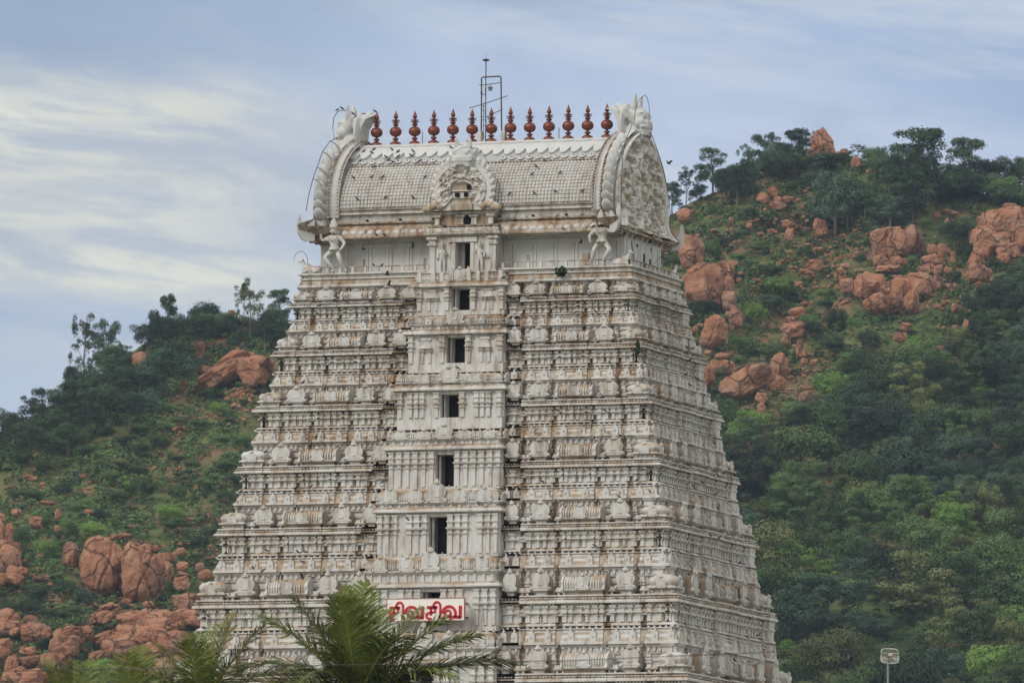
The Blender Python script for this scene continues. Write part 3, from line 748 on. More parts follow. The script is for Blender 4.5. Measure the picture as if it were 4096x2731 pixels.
# draped petals at the top and the row of round bosses
mb = MB()
def drape(s_a, s_b, amp, per, off, sg, pointed):
    n = 340; top = []; bot = []; bo2 = []
    for q in range(n+1):
        x = -RX-.1+(2*RX+.2)*q/n; ph = (x/per) % 1.
        w = (abs(ph-.5)*2)**(2.2) if pointed else (1-abs(2*ph-1)**2.5)
        e = s_b+(-amp*w if pointed else amp*w)
        a = [rp(s_a+(e-s_a)*k/5, off) for k in range(6)]; top.append([(x, sg*p[0], p[1]) for p in a]+[(x, sg*rp(e, 0)[0], rp(e, 0)[1])])
    mb.loft(top if sg > 0 else top[::-1], closed=False, mi=0)
for sg in (-1, 1):
    drape(0, .62, .14, .82, .15, sg, False)
    drape(.3, 1.78, .50, .52, .10, sg, True)
mb.build('petal_drape', [M_SMOOTH], roof, zoff=GZ, smooth=False)
mb = MB()
for q in range(29):
    x = -RX+.25+(2*RX-.5)*q/28
    if abs(x) < 1.0: continue
    y, z_ = rp(2.05, .05); n_ = rp(2.05, 1.05); rot = Vector((0, -(n_[0]-y), n_[1]-z_)).to_track_quat('Z', 'Y').to_matrix()
    mb.blob((x, -y, z_), (.15, .15, .06), 10, 4, 0, rot); mb.blob((x, -rp(2.05, .09)[0], rp(2.05, .09)[1]), (.07, .07, .04), 8, 4, 1, rot)
for q in range(70):
    x = -RX+.1+(2*RX-.2)*q/69; y, z_ = rp(2.32, .03); mb.blob((x, -y, z_), (.075, .06, .06), 6, 4, 1)
mb.build('boss_row', PT, roof, zoff=GZ, smooth=True)
# cornice mouldings and eave below the vault
mb = MB()
mb.rl(-6.5, 6.5, -2.6, 2.6, [(.42, 43.76, 1), (.50, 43.74, 1), (.80, 43.74, 1), (.82, 43.80, 1), (.72, 43.98, 1), (.55, 44.22, 1), (.42, 44.36, 1), (.42, 44.38, 1), (.56, 44.40, 1), (.56, 44.48, 0), (.40, 44.50, 0), (.44, 44.60, 0), (.46, 44.64, 1), (.32, 44.66, 0), (.32, 44.80, 0), (.50, 44.83, 0), (.50, 44.90, 1), (.42, 44.92, 0), (.42, 45.0, 0), (.52, 45.02, 0), (.54, 45.10, 1), (.3, 45.14, 1)])
for q in range(31):
    x = -6.0+12.0*q/30
    if abs(x) < 1.7: continue
    rot = Vector((0, -.75, .45)).to_track_quat('Z', 'Y').to_matrix()
    mb.blob((x, -3.30, 44.02), (.155, .13, .05), 10, 4, 0, rot)
for q in range(120):
    x = -6.3+12.6*q/119; mb.blob((x, -3.10, 45.08), (.06, .06, .06), 5, 3, 1); mb.blob((x, -3.14, 44.44), (.06, .05, .05), 5, 3, 1)
for q in range(9):
    x = -6.2+12.4*q/8; mb.box(x-.05, x+.05, -3.08, -3.0, 44.51, 44.60, 3)
mb.build('eave_cornice', PL+[M_DARK], roof, zoff=GZ)
# gable ends
GH = [(0, 48.42), (.6, 48.32), (1.15, 48.12), (1.75, 47.82), (2.35, 47.42), (2.85, 46.95), (3.2, 46.4), (3.42, 45.8), (3.5, 45.2), (3.46, 44.7), (3.5, 44.35), (3.75, 44.05), (4.15, 43.86), (4.4, 43.9)]
def ghw(z_):
    for (a, za), (b_, zb_) in zip(GH, GH[1:]):
        if zb_ <= z_ <= za: return a+(b_-a)*(za-z_)/(za-zb_+1e-9)
    return 0
for sx in (-1, 1):
    g = MB()
    # flaring arch band from the roof out to the gable rim
    for (xa, ka, xb, kb, mi) in ((5.95, .985, 6.35, 1.01, 0), (6.35, 1.01, 6.95, 1.05, 0)):
        o1, o2 = [], []
        pts = GH[:10]; pts = [(-a, b_) for a, b_ in pts[::-1]]+pts[1:]
        for a, b_ in pts:
            o1.append((sx*xa, a*ka*.93, 45+(b_-45)*ka)); o2.append((sx*xb, a*kb*.955, 45+(b_-45)*kb*.995))
        g.loft([o1, o2] if sx > 0 else [o2, o1], closed=False, mi=mi)
    for xa, k in ((5.97, 1.02), (6.36, 1.04)):       # beaded ropes
        pts = GH[:10]; pts = [(-a, b_) for a, b_ in pts[::-1]]+pts[1:]
        P = [Vector((sx*xa, a*k*.95, 45+(b_-45)*k)) for a, b_ in pts]
        d = 0
        for p, q in zip(P, P[1:]):
            n = max(1, int((q-p).length/.15))
            for j in range(n): c = p.lerp(q, j/n); g.blob(c, (.07, .065, .065), 6, 4, 1)
    gable = g.build('gable_end', [M_SMOOTH, PL[1]], roof, zoff=GZ)
    # tympanum slab with carved relief
    nu, nv = 90, 110; z0_, z1_ = 43.95, 48.40
    rel = MB(); v = []
    U, V_ = np.meshgrid(np.linspace(-1, 1, nu), np.linspace(0, 1, nv))
    Zs = z0_+(z1_-z0_)*V_; Hs = np.vectorize(ghw)(Zs)*.985; Ys = U*Hs
    rr = np.abs(U)
    rim = np.clip((rr-.80)/.08, 0, 1)*np.clip((1.0-rr)/.05, 0, 1)
    carve = fbm(Ys*4.2+40*(sx > 0), Zs*4.2, 3, 3); carve = np.clip((carve-.36)/.16, 0, 1)
    fig = np.clip(fbm(Ys*1.4+9, Zs*1.4, 2, 8)*1.6-.5, 0, 1)
    inner = (rr < .82)
    arch = np.exp(-((np.hypot(Ys/1.25, (Zs-46.3)/1.25)-1)**2)/.012)*(Zs > 46.0)
    dep = np.where(inner, .02+.34*carve*(.7+.6*fig)+.16*arch, .12+.10*rim)
    bowl = .35*np.clip((44.8-Zs)/.85, 0, 1)**2
    Xs = sx*(6.93+dep+bowl)
    v = np.stack([Xs, Ys, Zs], -1).reshape(-1, 3); f = []; mm = []
    cv_ = carve.reshape(-1)
    for a in range(nv-1):
        for b_ in range(nu-1):
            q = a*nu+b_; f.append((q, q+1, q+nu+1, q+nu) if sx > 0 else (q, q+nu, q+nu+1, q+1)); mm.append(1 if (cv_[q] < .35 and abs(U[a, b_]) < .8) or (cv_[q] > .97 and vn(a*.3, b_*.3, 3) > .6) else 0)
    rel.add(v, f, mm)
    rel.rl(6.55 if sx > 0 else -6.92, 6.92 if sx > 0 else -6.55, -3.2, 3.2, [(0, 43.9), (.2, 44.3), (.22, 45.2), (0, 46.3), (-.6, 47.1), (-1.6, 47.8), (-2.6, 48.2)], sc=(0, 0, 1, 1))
    rel.build('carved_tympanum', [PT[0], plaster('ochre_crevice_plaster', (.52, .47, .40), .6, .3)], gable, zoff=GZ, smooth=True)  # ochre plaster where the carving is low and on scattered high spots
    # leaf fringe around the rim
    for sy, k0 in ((-1, 0), (1, 0)):
      fr_ = MB()
      for k in range(9):
        z_ = 44.55+3.45*(k+.5)/9*.98; y = ghw(z_)
        dz = .1; ty = (ghw(z_+dz)-ghw(z_-dz)); t = Vector((0, ty, 2*dz)).normalized(); n_ = Vector((0, t.z, -t.y))
        c = Vector((sx*6.72, sy*(y+.02), z_)); nn = Vector((0, n_.y*sy, n_.z)); tt = Vector((0, t.y*sy, t.z))
        ax = (nn*.75+tt*.65).normalized(); q = ax.to_track_quat('Z', 'X').to_matrix()
        fr_.blob(c+ax*.12-nn*.04, (.15, .26, .42), 8, 6, 0, q)
      fr_.build('leaf_fringe', [M_SMOOTH], gable, zoff=GZ, smooth=True)
    # eave of the gable: dished shelf with upturned corner horns
    e = MB(); xs = sx*7.0
    pts = [(-4.35, 44.15), (-3.9, 43.80), (-3.2, 43.70), (-1.5, 43.66), (0, 43.65), (1.5, 43.66), (3.2, 43.70), (3.9, 43.80), (4.35, 44.15)]
    pts = [(a, b_+.12) for a, b_ in pts]
    for xa, xb, dz in ((6.2, 7.42, 0.),):
        A = [(sx*xa, a*.86, b_+.02) for a, b_ in pts]; B_ = [(sx*xb, a, b_) for a, b_ in pts]
        B2 = [(sx*xb, a, b_+.07) for a, b_ in pts]; A2 = [(sx*6.95, a*.80, b_+.42) for a, b_ in pts]
        rg = [A, B_, B2, A2]
        e.loft(rg if sx < 0 else rg[::-1], closed=False, mi=1)
    for sy in (-1, 1):
        horn = [(-.3, 43.66), (.35, 43.62), (.72, 43.72), (.98, 44.0), (1.04, 44.35), (.98, 44.62), (.86, 44.80), (.74, 44.66), (.68, 44.38), (.52, 44.22), (.30, 44.30), (-.3, 44.6)]
        dx, dy = sx*.75, sy*.66
        e.plate([(a*.62, b_) for a, b_ in horn], lambda a, b_, w, dx=dx, dy=dy: (sx*7.05+dx*a-dy*(w-.06), sy*3.75+dy*a+dx*(w-.06), b_), .12, 0)
    for k in range(11):
        y = -3.2+6.4*k/10; e.box(min(sx*6.9, sx*7.3), max(sx*6.9, sx*7.3), y-.06, y+.06, 43.62, 43.72, 1)
    e.build('gable_eave', [M_SMOOTH, PL[1]], gable, zoff=GZ)

def sculpt(name, mb, vox, m_, parent, sm=2, zoff=GZ):
    o = mb.build(name, m_, parent, zoff=zoff, smooth=True)
    r_ = o.modifiers.new('r', 'REMESH'); r_.mode = 'VOXEL'; r_.voxel_size = vox; r_.use_smooth_shade = True
    s_ = o.modifiers.new('s', 'SMOOTH'); s_.iterations = sm; s_.factor = .5
    return o
def cone(mb, a, b_, r0, r1=.01, n=8, bend=None):
    a, b_ = Vector(a), Vector(b_); md = (a+b_)/2+(Vector(bend) if bend else Vector((0, 0, 0)))
    mb.tube([a, a.lerp(md, .6), md, md.lerp(b_, .6), b_], [r0, r0*.9, (r0+r1)*.55, r0*.3+r1, r1], n)
# lion masks on the ridge ends
def lion(T):
    mb = MB()
    P = lambda x, y, z_: T(x, y, z_)
    def bl(c, r, n=10, k=8):
        c_ = P(*c); a = [abs(q) for q in (np.array(P(r[0], 0, 0))-np.array(P(0, 0, 0)))]; b_ = [abs(q) for q in (np.array(P(0, r[1], 0))-np.array(P(0, 0, 0)))]; d = [abs(q) for q in (np.array(P(0, 0, r[2]))-np.array(P(0, 0, 0)))]
        mb.blob(c_, tuple(a[q]+b_[q]+d[q] for q in range(3)), n, k)
    s_ = np.linalg.norm(np.array(P(1, 0, 0))-np.array(P(0, 0, 0)))
    def cn(a, b_, r0, r1=.02, bend=None):
        o_ = np.array(P(0, 0, 0)); cone(mb, P(*a), P(*b_), r0*s_, r1*s_, bend=None if bend is None else tuple(np.array(P(*bend))-o_))
    bl((.10, 0, .70), (.52, .60, .52)); bl((-.05, 0, .05), (.55, .62, .5)); bl((.42, 0, .42), (.34, .52, .28)); bl((.5, 0, .62), (.18, .16, .2))
    for sy in (-1, 1):
        bl((.46, sy*.30, .78), (.16, .15, .14)); bl((.40, sy*.32, .92), (.16, .20, .07)); bl((.30, sy*.46, .48), (.28, .2, .22)); bl((-.02, sy*.52, .72), (.2, .14, .24))
        bl((.06, sy*.34, 1.22), (.13, .20, .34)); bl((.09, sy*.38, 1.48), (.09, .13, .30)); bl((.12, sy*.40, 1.66), (.06, .07, .16)); cn((-.12, sy*.50, .75), (-.25, sy*.78, 1.15), .2, .04)
        bl((-.42, sy*.45, .55), (.14, .42, .62))
    bl((-.40, 0, .8), (.18, .55, .62)); cn((-.45, 0, 1.0), (-.92, 0, 1.42), .34, .05, (0, 0, -.06)); bl((.22, 0, 1.15), (.12, .12, .14))
    for k in range(11):
        a = -1.15+2.3*k/10; bl((.36+.30*math.cos(a), .60*math.sin(a), .28), (.09, .09, .06))
    for k in range(9):
        a = -1.1+2.2*k/8; x, y = .30+.30*math.cos(a), .52*math.sin(a)
        cn((x, y, .22), (x+.10*math.cos(a), y+.05*math.sin(a), -.16), .085, .02)
    return mb
mb = lion(lambda x, y, z_: (6.72+x, y, 48.35+z_)); sculpt('lion_mask', mb, .045, M_SMOOTH, roof)
mb = lion(lambda x, y, z_: (-6.62-x, y, 48.35+z_))
sculpt('lion_mask', mb, .045, M_SMOOTH, roof)
mb = MB()     # curled crest behind the left and right masks
for sx in (-1, 1):
    prof = [(-.02, 48.3), (.02, 48.8), (-.06, 49.2), (-.26, 49.52), (-.52, 49.62), (-.40, 49.66), (-.05, 49.5), (.18, 49.2), (.24, 48.8), (.22, 48.3)]
    rings = [[(sx*(6.05+a*1.0), y, b_-abs(y)*.28) for a, b_ in prof] for y in (-.55, -.3, 0, .3, .55)]
    mb = MB(); mb.loft(rings); mb.build('ridge_crest', [M_SMOOTH], roof, zoff=GZ)
# ridge slab + posts
mb = MB()
mb.box(-5.9, 5.9, -.30, .30, 48.05, 48.19, 0)
for x in (-.56, .55): mb.lathe(x, .0, [(.13, 48.1), (.13, 48.62), (.11, 48.72), (.05, 48.76)], 10, 0, 4.)
mb.build('ridge_slab', PL, roof, zoff=GZ)
# 13 copper finials
for k in range(13):
    x = -5.46+10.84*k/12
    mb = MB(); z0_ = 48.17; H = 1.60
    pr = [(.265, 0), (.265, .05), (.24, .10), (.12, .145), (.06, .16), (.06, .17), (.13, .19), (.14, .21), (.12, .235), (.05, .25), (.05, .27), (.18, .30), (.262, .36), (.272, .42), (.255, .47), (.17, .53), (.06, .56), (.06, .565), (.12, .585), (.13, .61), (.11, .635), (.05, .65),
          (.195, .672), (.195, .680), (.07, .697), (.05, .70), (.19, .722), (.19, .730), (.06, .745), (.045, .76), (.09, .79), (.105, .825), (.085, .865), (.05, .92), (.02, .97), (.004, 1.0)]
    mb.lathe(x, 0, [(r_, z0_+H*(1+.01*math.sin(k*2.1))*q) for r_, q in pr], 16)
    o = mb.build('finial', M_COPPER, TOWER, zoff=GZ, smooth=True, loc=(x, 0, z0_+GZ))
# big central gable
cg = MB(); Yg = 3.62
def horse(r0, r1, n=26, zc=45.75, a0=-.95):
    p = []
    for k in range(n+1):
        a = a0+(math.pi-2*a0)*k/n; p.append((r1*math.cos(a), zc+r1*math.sin(a)*.98))
    return p
hp = [(1.55, 44.82), (1.74, 45.02)]+[p_ for p_ in horse(0, 1.34) if p_[1] > 45.12]+[(-1.74, 45.02), (-1.55, 44.82)]
vv = [(a, -Yg, b_) for a, b_ in hp]+[(a, -Yg+.4, b_) for a, b_ in hp]+[(0, -Yg, 45.6), (0, -Yg+.4, 45.6)]; nn_ = len(hp)
cg.add(vv, [(2*nn_, (k+1) % nn_, k) for k in range(nn_)]+[(2*nn_+1, nn_+k, nn_+(k+1) % nn_) for k in range(nn_)]+[(k, (k+1) % nn_, (k+1) % nn_+nn_, k+nn_) for k in range(nn_)], 0)
U, V_ = np.meshgrid(np.linspace(0, 1, 70), np.linspace(0, 1, 16))
a_ = -.75+(math.pi+1.5)*U; rad = .50+.62*V_
dep = .05+.12*np.clip((fbm(U*34, V_*5.5, 3, 6)-.38)/.2, 0, 1)
X_ = rad*np.cos(a_); Z_ = 45.72+rad*np.sin(a_)*.98; f = []
mmm = []
for a in range(15):
    for b_ in range(69): q = a*70+b_; f.append((q, q+1, q+71, q+70)); mmm.append(1 if dep[a, b_] < .07 and vn(a*.4, b_*.2) > .4 else 0)
cg.add(np.stack([X_, -(Yg+dep), Z_], -1).reshape(-1, 3), f, mmm)
for k in range(9):   # leaf rim
    for sg in (-1, 1):
        a = math.pi/2+sg*(.35+1.9*k/9); c = Vector((1.32*math.cos(a), -(Yg-.12), 45.78+1.34*math.sin(a))); ax = Vector((math.cos(a)*.8-math.sin(a)*-sg*.5, 0, math.sin(a)*.8+.55)).normalized()
        cg.blob(c+ax*.02, (.15, .14, .24), 7, 5, 0, ax.to_track_quat('Z', 'Y').to_matrix())
for sg in (-1, 1):
    for q in range(5): cg.blob((sg*(1.0+.17*q), -(Yg+.05), 44.98+.10*math.sin(q*1.3)), (.17, .16, .15), 7, 5, 1)
cg.rl(-.5, .5, -Yg-.12, -Yg+.1, [(0, 44.82, 1), (.02, 45.1, 0), (-.06, 45.12, 1), (-.04, 45.3, 0), (.04, 45.33, 1), (-.10, 45.36, 0), (-.08, 45.6, 1), (.0, 45.64, 0), (-.12, 45.7, 1), (-.12, 45.95, 0), (-.3, 46.05, 1)])
cg.box(-.30, -.10, -Yg-.10, -Yg-.03, 45.40, 45.58, 3); cg.box(.12, .30, -Yg-.10, -Yg-.03, 45.40, 45.58, 3); cg.box(.26, .42, -Yg-.14, -Yg-.03, 45.72, 45.92, 3)
cgo = cg.build('central_gable', [PT[0], plaster('dusty_gable_plaster', (.52, .46, .38), .7, .5), PL[2], M_DARK], roof, zoff=GZ)
mb = lion(lambda x, y, z_: (.02+y*.80, -(Yg-.05+x*.62), 46.75+z_*.72)); sculpt('lion_mask', mb, .04, M_SMOOTH, roof)

# ---- guardian figures and bulls
def figure(name, J, E, rad, m_, parent, loc, sub=1):
    me = bpy.data.meshes.new(name); me.from_pydata([tuple(np.array(j)) for j in J], E, []); me.materials.append(m_)
    o = bpy.data.objects.new(name, me); C.objects.link(o); o.parent = parent
    base = wl(parent); o.location = np.array(loc)-base; WL[o.name] = np.array(loc, float)
    sk = o.modifiers.new('skin', 'SKIN'); sk.use_smooth_shade = True
    for k, r_ in enumerate(rad): me.skin_vertices[0].data[k].radius = (r_, r_)
    me.skin_vertices[0].data[0].use_root = True
    sb_ = o.modifiers.new('sub', 'SUBSURF'); sb_.levels = sub; sb_.render_levels = sub
    return o
def guardian(x, y, z_, sx, s=1.):
    """bare-chested figure under the eave: one arm raised, the other hand on the bent knee; height about 2.25 m"""
    J = [(0, 0, 1.02), (0, -.02, 1.25), (0, -.04, 1.52), (0, -.05, 1.70), (0, -.10, 1.86), (0, -.10, 2.02), (0, -.08, 2.2),            # pelvis..crown 0-6
         (-.26, -.04, 1.56), (-.48, -.12, 1.44), (-.52, -.14, 1.72), (-.50, -.12, 1.98), (-.50, -.12, 2.08),                          # raised arm 7-11
         (.26, -.04, 1.56), (.46, -.16, 1.30), (.38, -.36, 1.02), (.30, -.40, .95),                                                 # resting arm 12-15
         (-.15, -.03, .95), (-.36, -.22, .66), (-.14, -.16, .32), (-.02, -.05, .06), (-.10, -.2, .02),                                # bent leg 16-20
         (.16, -.03, .95), (.24, -.28, .70), (.34, -.18, .34), (.46, -.10, .05), (.52, -.28, .02)]                                    # other leg 21-25
    J = [(sx*a*1.22*s, (b_-.10*c_)*s, c_*s) for a, b_, c_ in J]
    E = [(0, 1), (1, 2), (2, 3), (3, 4), (4, 5), (5, 6), (2, 7), (7, 8), (8, 9), (9, 10), (10, 11), (2, 12), (12, 13), (13, 14), (14, 15),
         (0, 16), (16, 17), (17, 18), (18, 19), (19, 20), (0, 21), (21, 22), (22, 23), (23, 24), (24, 25)]
    rad = [.19, .165, .22, .09, .145, .16, .09, .12, .085, .075, .06, .06, .12, .085, .07, .065, .14, .12, .10, .07, .06, .14, .12, .10, .07, .06]
    o = figure('guardian_statue', J, E, [r_*s for r_ in rad], PL[0], TOWER, (x, y, z_+GZ))
    d = MB(); feet = y; y = y-.18*s
    d.lathe(x, y-.10*s, [(.17*s, z_+1.98*s), (.20*s, z_+2.05*s), (.19*s, z_+2.15*s), (.15*s, z_+2.22*s), (.14*s, z_+2.32*s), (.08*s, z_+2.42*s), (.03*s, z_+2.5*s)], 12)
    for k in range(7): a = math.pi*k/6; d.blob((x+.2*s*math.cos(a), y-.24*s, z_+1.60*s-.14*s*math.sin(a)), (.045*s, .04*s, .045*s), 6, 4)
    d.lathe(x, y-.02, [(.24*s, z_+.98*s), (.25*s, z_+1.04*s), (.22*s, z_+1.12*s)], 12)
    for q in (-1, 1): d.blob((x+q*.07*s, y-.25*s, z_+1.92*s), (.03*s, .02*s, .02*s), 6, 4); d.blob((x+q*.17*s, y-.08*s, z_+1.86*s), (.035*s, .04*s, .06*s), 6, 4)
    d.blob((x, y-.26*s, z_+1.87*s), (.028*s, .04*s, .045*s), 6, 4); d.blob((x, y-.245*s, z_+1.80*s), (.06*s, .02*s, .018*s), 6, 4)
    WL[o.name] = np.array((x, feet, z_+GZ)); d.build('headdress_and_ornaments', PL, o, zoff=GZ, smooth=True)
gl_ = onY(1340, 1090, -3.3); gr_ = onY(2410, 1045, -3.3)
guardian(gl_[0], -3.26, 42.30, 1, .95)
guardian(gr_[0], -3.26, 42.30, -1, .95)
def standing(x, y, z_, s, flip):
    J = [(0, 0, .98), (.02, -.02, 1.22), (0, -.03, 1.45), (0, -.04, 1.62), (0, -.08, 1.78), (0, -.07, 1.95), (0, -.06, 2.2),
         (-.22, -.03, 1.47), (-.36, -.05, 1.2), (-.26, -.12, .98), (.22, -.03, 1.47), (.38, -.06, 1.22), (.26, -.18, 1.34),
         (-.12, 0, .9), (-.14, -.05, .5), (-.14, 0, .08), (-.15, -.14, .03), (.12, 0, .9), (.15, -.06, .5), (.14, 0, .08), (.15, -.14, .03)]
    J = [(a*s*flip, b_*s, c_*s) for a, b_, c_ in J]
    E = [(0, 1), (1, 2), (2, 3), (3, 4), (4, 5), (5, 6), (2, 7), (7, 8), (8, 9), (2, 10), (10, 11), (11, 12), (0, 13), (13, 14), (14, 15), (15, 16), (0, 17), (17, 18), (18, 19), (19, 20)]
    rad = [.18, .15, .2, .08, .13, .14, .07, .09, .07, .06, .09, .07, .06, .13, .1, .07, .06, .13, .1, .07, .06]
    figure('attendant_statue', J, E, [r_*s for r_ in rad], PL[0], porch, (x, y, z_+GZ))
standing(-.92, -PY-.10, 42.12, .62, 1); standing(.84, -PY-.10, 42.12, .62, -1)
def bull(x, y, z_, ang, s=.62):
    mb = MB(); c, q = math.cos(ang), math.sin(ang)
    T = lambda a, b_, h: (x+(a*c-b_*q)*s, y+(a*q+b_*c)*s, z_+h*s)
    Rz = Matrix.Rotation(ang, 3, 'Z')
    def bl(a, b_, h, r_, tilt=0): mb.blob(T(a, b_, h), tuple(k*s for k in r_), 10, 7, 0, Rz @ Matrix.Rotation(tilt, 3, 'Y'))
    bl(-.3, 0, .42, (.85, .38, .36)); bl(-.85, 0, .42, (.38, .40, .38)); bl(.25, 0, .82, (.24, .16, .22)); bl(.5, 0, .6, (.36, .30, .44), -.5)
    bl(.78, 0, .98, (.2, .17, .42), .35); bl(1.0, 0, 1.34, (.22, .17, .19)); bl(1.22, 0, 1.27, (.24, .12, .13), .25)
    for sg in (-1, 1):
        cone(mb, T(.92, sg*.12, 1.46), T(.94, sg*.17, 1.86), .06*s, .015*s); cone(mb, T(.88, sg*.15, 1.36), T(.80, sg*.36, 1.42), .07*s, .02*s)
        cone(mb, T(.3, sg*.3, .3), T(.95, sg*.26, .06), .13*s, .07*s); cone(mb, T(-.9, sg*.36, .28), T(-.35, sg*.46, .08), .17*s, .08*s)
    mb.box(*sorted((T(-1.1, 0, 0)[0], T(.9, 0, 0)[0])), *sorted((T(0, -.3, 0)[1]-.05, T(0, .3, 0)[1]+.05)), z_-.02, z_+.08) if abs(q) < .1 else mb.box(x-.3*s, x+.3*s, *sorted((T(-1.1, 0, 0)[1], T(.9, 0, 0)[1])), z_-.02, z_+.08)
    sculpt('bull_statue', mb, .035, PL[0], TOWER)
bull(-7.28, -3.05, 42.29, math.pi, .43); bull(7.25, -3.1, 42.29, 0, .40); bull(7.5, 2.85, 42.29, math.pi/2, .40)
# lower body of the tower down to the ground (mostly below the picture)
mb = MB()
zs = Kz[7]; w_, d_ = Kw[7], Kd[7]
lev = [(zs, w_, d_)]
for q in range(4): lev.append((lev[-1][0]-4.3, lev[-1][1]+.85, lev[-1][2]+.75))
for (za, wa, da), (zb_, wb, db) in zip(lev, lev[1:]):
    h = za-zb_
    mb.rl(-wb, wb, -db, db, [(-.1, zb_, 0), (0, zb_+.02), (0, zb_+.12), (-.2, zb_+.2*h, 1), (-.2, zb_+.25*h, 0), (-.4, zb_+.27*h, 0), (-.4, zb_+.5*h, 0), (.05, zb_+.55*h, 0), (.05, zb_+.58*h, 1), (-.3, zb_+.65*h, 0), (-.9, zb_+.66*h, 0), (-1.0, zb_+.98*h, 0), (-.75, za+.01, 0)])
zl = lev[-1][0]; wl_, dl_ = lev[-1][1], lev[-1][2]
mb.rl(-wl_, wl_, -dl_, dl_, [(.8, -GZ-.3, 1), (.8, -GZ+1, 1), (.3, -GZ+1.6, 0), (.3, -GZ+3, 1), (0, -GZ+3.4, 0), (0, zl-1., 0), (.5, zl-.6, 1), (.5, zl-.3, 0), (0.1, zl-.02, 0)])
mb.build('lower_storeys', PL, TOWER, zoff=GZ)
#@@REST
# ================================================================== THINGS ON THE TOWER
# mast with pipe frame and lamp
ms = empty('lightning_mast', (-.3, .35, 48.15+GZ), 'thin lightning rod and pipe frame standing on the roof ridge between copper finials', 'mast')
mb = MB(); X = lambda px, py: onY(px, py, .35)-np.array([0, 0, GZ])
mb.tube([X(1942, 590), X(1943, 410), X(1944, 245)], .025, 6)
mb.tube([X(1944, 245), X(1944.5, 214)], .008, 4)
mb.build('rod', M_IRON, ms, zoff=GZ)
mb = MB(); c = X(1944, 240); mb.lathe(c[0], c[1], [(.09, c[2]-.06), (.16, c[2]-.05), (.16, c[2]-.035), (.06, c[2]-.03), (.06, c[2]+.0), (.16, c[2]+.005), (.16, c[2]+.02), (.04, c[2]+.03)], 10)
mb.build('collar', M_IRON, ms, zoff=GZ)
mb = MB()
mb.tube([X(1925, 545), X(1926, 400), X(1926, 313), X(1930, 310), X(1960, 308), X(2000, 306), X(2004, 310), X(2005, 400), X(2007, 535)], .034, 6)
mb.build('pipe_frame', M_IRON, ms, zoff=GZ)
mb = MB()
mb.tube([X(1917, 342), X(1950, 339), X(2003, 331)], .018, 5); mb.tube([X(1878, 433), X(1940, 415), X(2030, 384)], .018, 5); mb.tube([X(1944, 469), X(2010, 438)], .018, 5)
mb.tube([X(1920, 371), X(1940, 382)], .018, 5)
for y in (425, 441, 467, 480, 502, 545): mb.tube([X(1924, y), X(1941, y+1)], .012, 4)
mb.tube([X(1935, 410), X(1934, 500), X(1934, 560)], .015, 5)
mb.tube([X(1928, 400), X(1929, 370), X(1934, 351), X(1940, 352), X(1941, 380)], .007, 4)
mb.tube([X(1937, 440), X(1951, 510)], .008, 4)
mb.build('cross_bar', M_IRON, ms, zoff=GZ)
mb = MB(); c = X(1961, 350); mb.lathe(c[0], c[1], [(.03, c[2]-.16), (.075, c[2]-.15), (.095, c[2]-.09), (.11, c[2]-.02), (.14, c[2]-.01), (.06, c[2]+.05), (.02, c[2]+.08), (.012, c[2]+.15)], 10)
mb.build('lamp', M_GREYPIPE, ms, zoff=GZ)
for k, (px, py, py2) in enumerate(((1425, 445, 470), (1690, 528, 588), (2236, 512, 568))):
    mb = MB(); a = X(px, py2); b_ = X(px, py); a = np.array([a[0], a[1], b_[2]-(py2-py)/91.]); a[2] = min(a[2], 48.19 if k else a[2]); mb.tube([a, b_], .02, 5)
    tag(mb.build('ridge_rod', M_GREYPIPE, None, zoff=GZ), ['short grey rod between the left lion mask and the finials', 'short grey rod standing on the ridge between two left finials', 'short grey rod standing on the ridge between two right finials'][k], 'rod')
def cable(pts, label, r=.018, spikes=(), m_=None):
    mb = MB(); mb.tube(pts, r, 5)
    for a, b_ in spikes: mb.tube([a, (Vector(a)+Vector(b_))/2+Vector((0, 0, .08)), b_], r*.9, 4)
    return tag(mb.build('lightning_cable', m_ or M_RUST, None, zoff=GZ), label, 'cable', 'lightning cables on the roof')
def cb(Xp, L_): return [tuple(onX(a, b_, Xp)-np.array([0, 0, GZ])) for a, b_ in L_]
p = cb(-6.9, [(1224, 845), (1235, 780), (1252, 715), (1268, 670), (1290, 608), (1320, 565), (1352, 553)])
cable(p, 'rusty cable held off the left rim of the left gable', spikes=[(p[k], tuple(Vector(p[k])+Vector((.45, 0, -.35)))) for k in (2, 3, 4, 5)])
p = cb(-6.9, [(1337, 560), (1331, 510), (1336, 470), (1350, 448), (1372, 440), (1400, 452), (1418, 480)])
cable(p, 'thin cable arching over the left lion mask')
p = cb(7.45, [(2484, 900), (2484, 800), (2487, 700), (2490, 633), (2502, 565), (2524, 510), (2530, 495)])
cable(p, 'rusty cable running down the front edge of the right gable', spikes=[(p[k], tuple(Vector(p[k])+Vector((-.12, -.5, -.35)))) for k in (2, 3, 4)])
p = cb(7.45, [(2600, 530), (2610, 548), (2630, 603), (2650, 665), (2665, 735), (2676, 800), (2682, 868)])
cable(p, 'rusty cable running down the far edge of the right gable')
p = cb(7.45, [(2536, 493), (2542, 440), (2556, 400), (2580, 380), (2590, 395), (2597, 430), (2596, 480)])
cable(p, 'thin cable arching over the right lion mask', .014)
def cy(Yp, L_): return [tuple(onY(a, b_, Yp)-np.array([0, 0, GZ])) for a, b_ in L_]
p = cy(-4.3, [(1799, 672), (1800, 640), (1815, 610), (1845, 592), (1872, 589), (1905, 592), (1935, 615), (1948, 645), (1940, 672)])
cable(p, 'thin cable arching over the middle lion mask', .011)
p = cy(-4.3, [(1730, 905), (1719, 850), (1722, 795), (1738, 745), (1756, 716), (1775, 695), (1799, 673)])
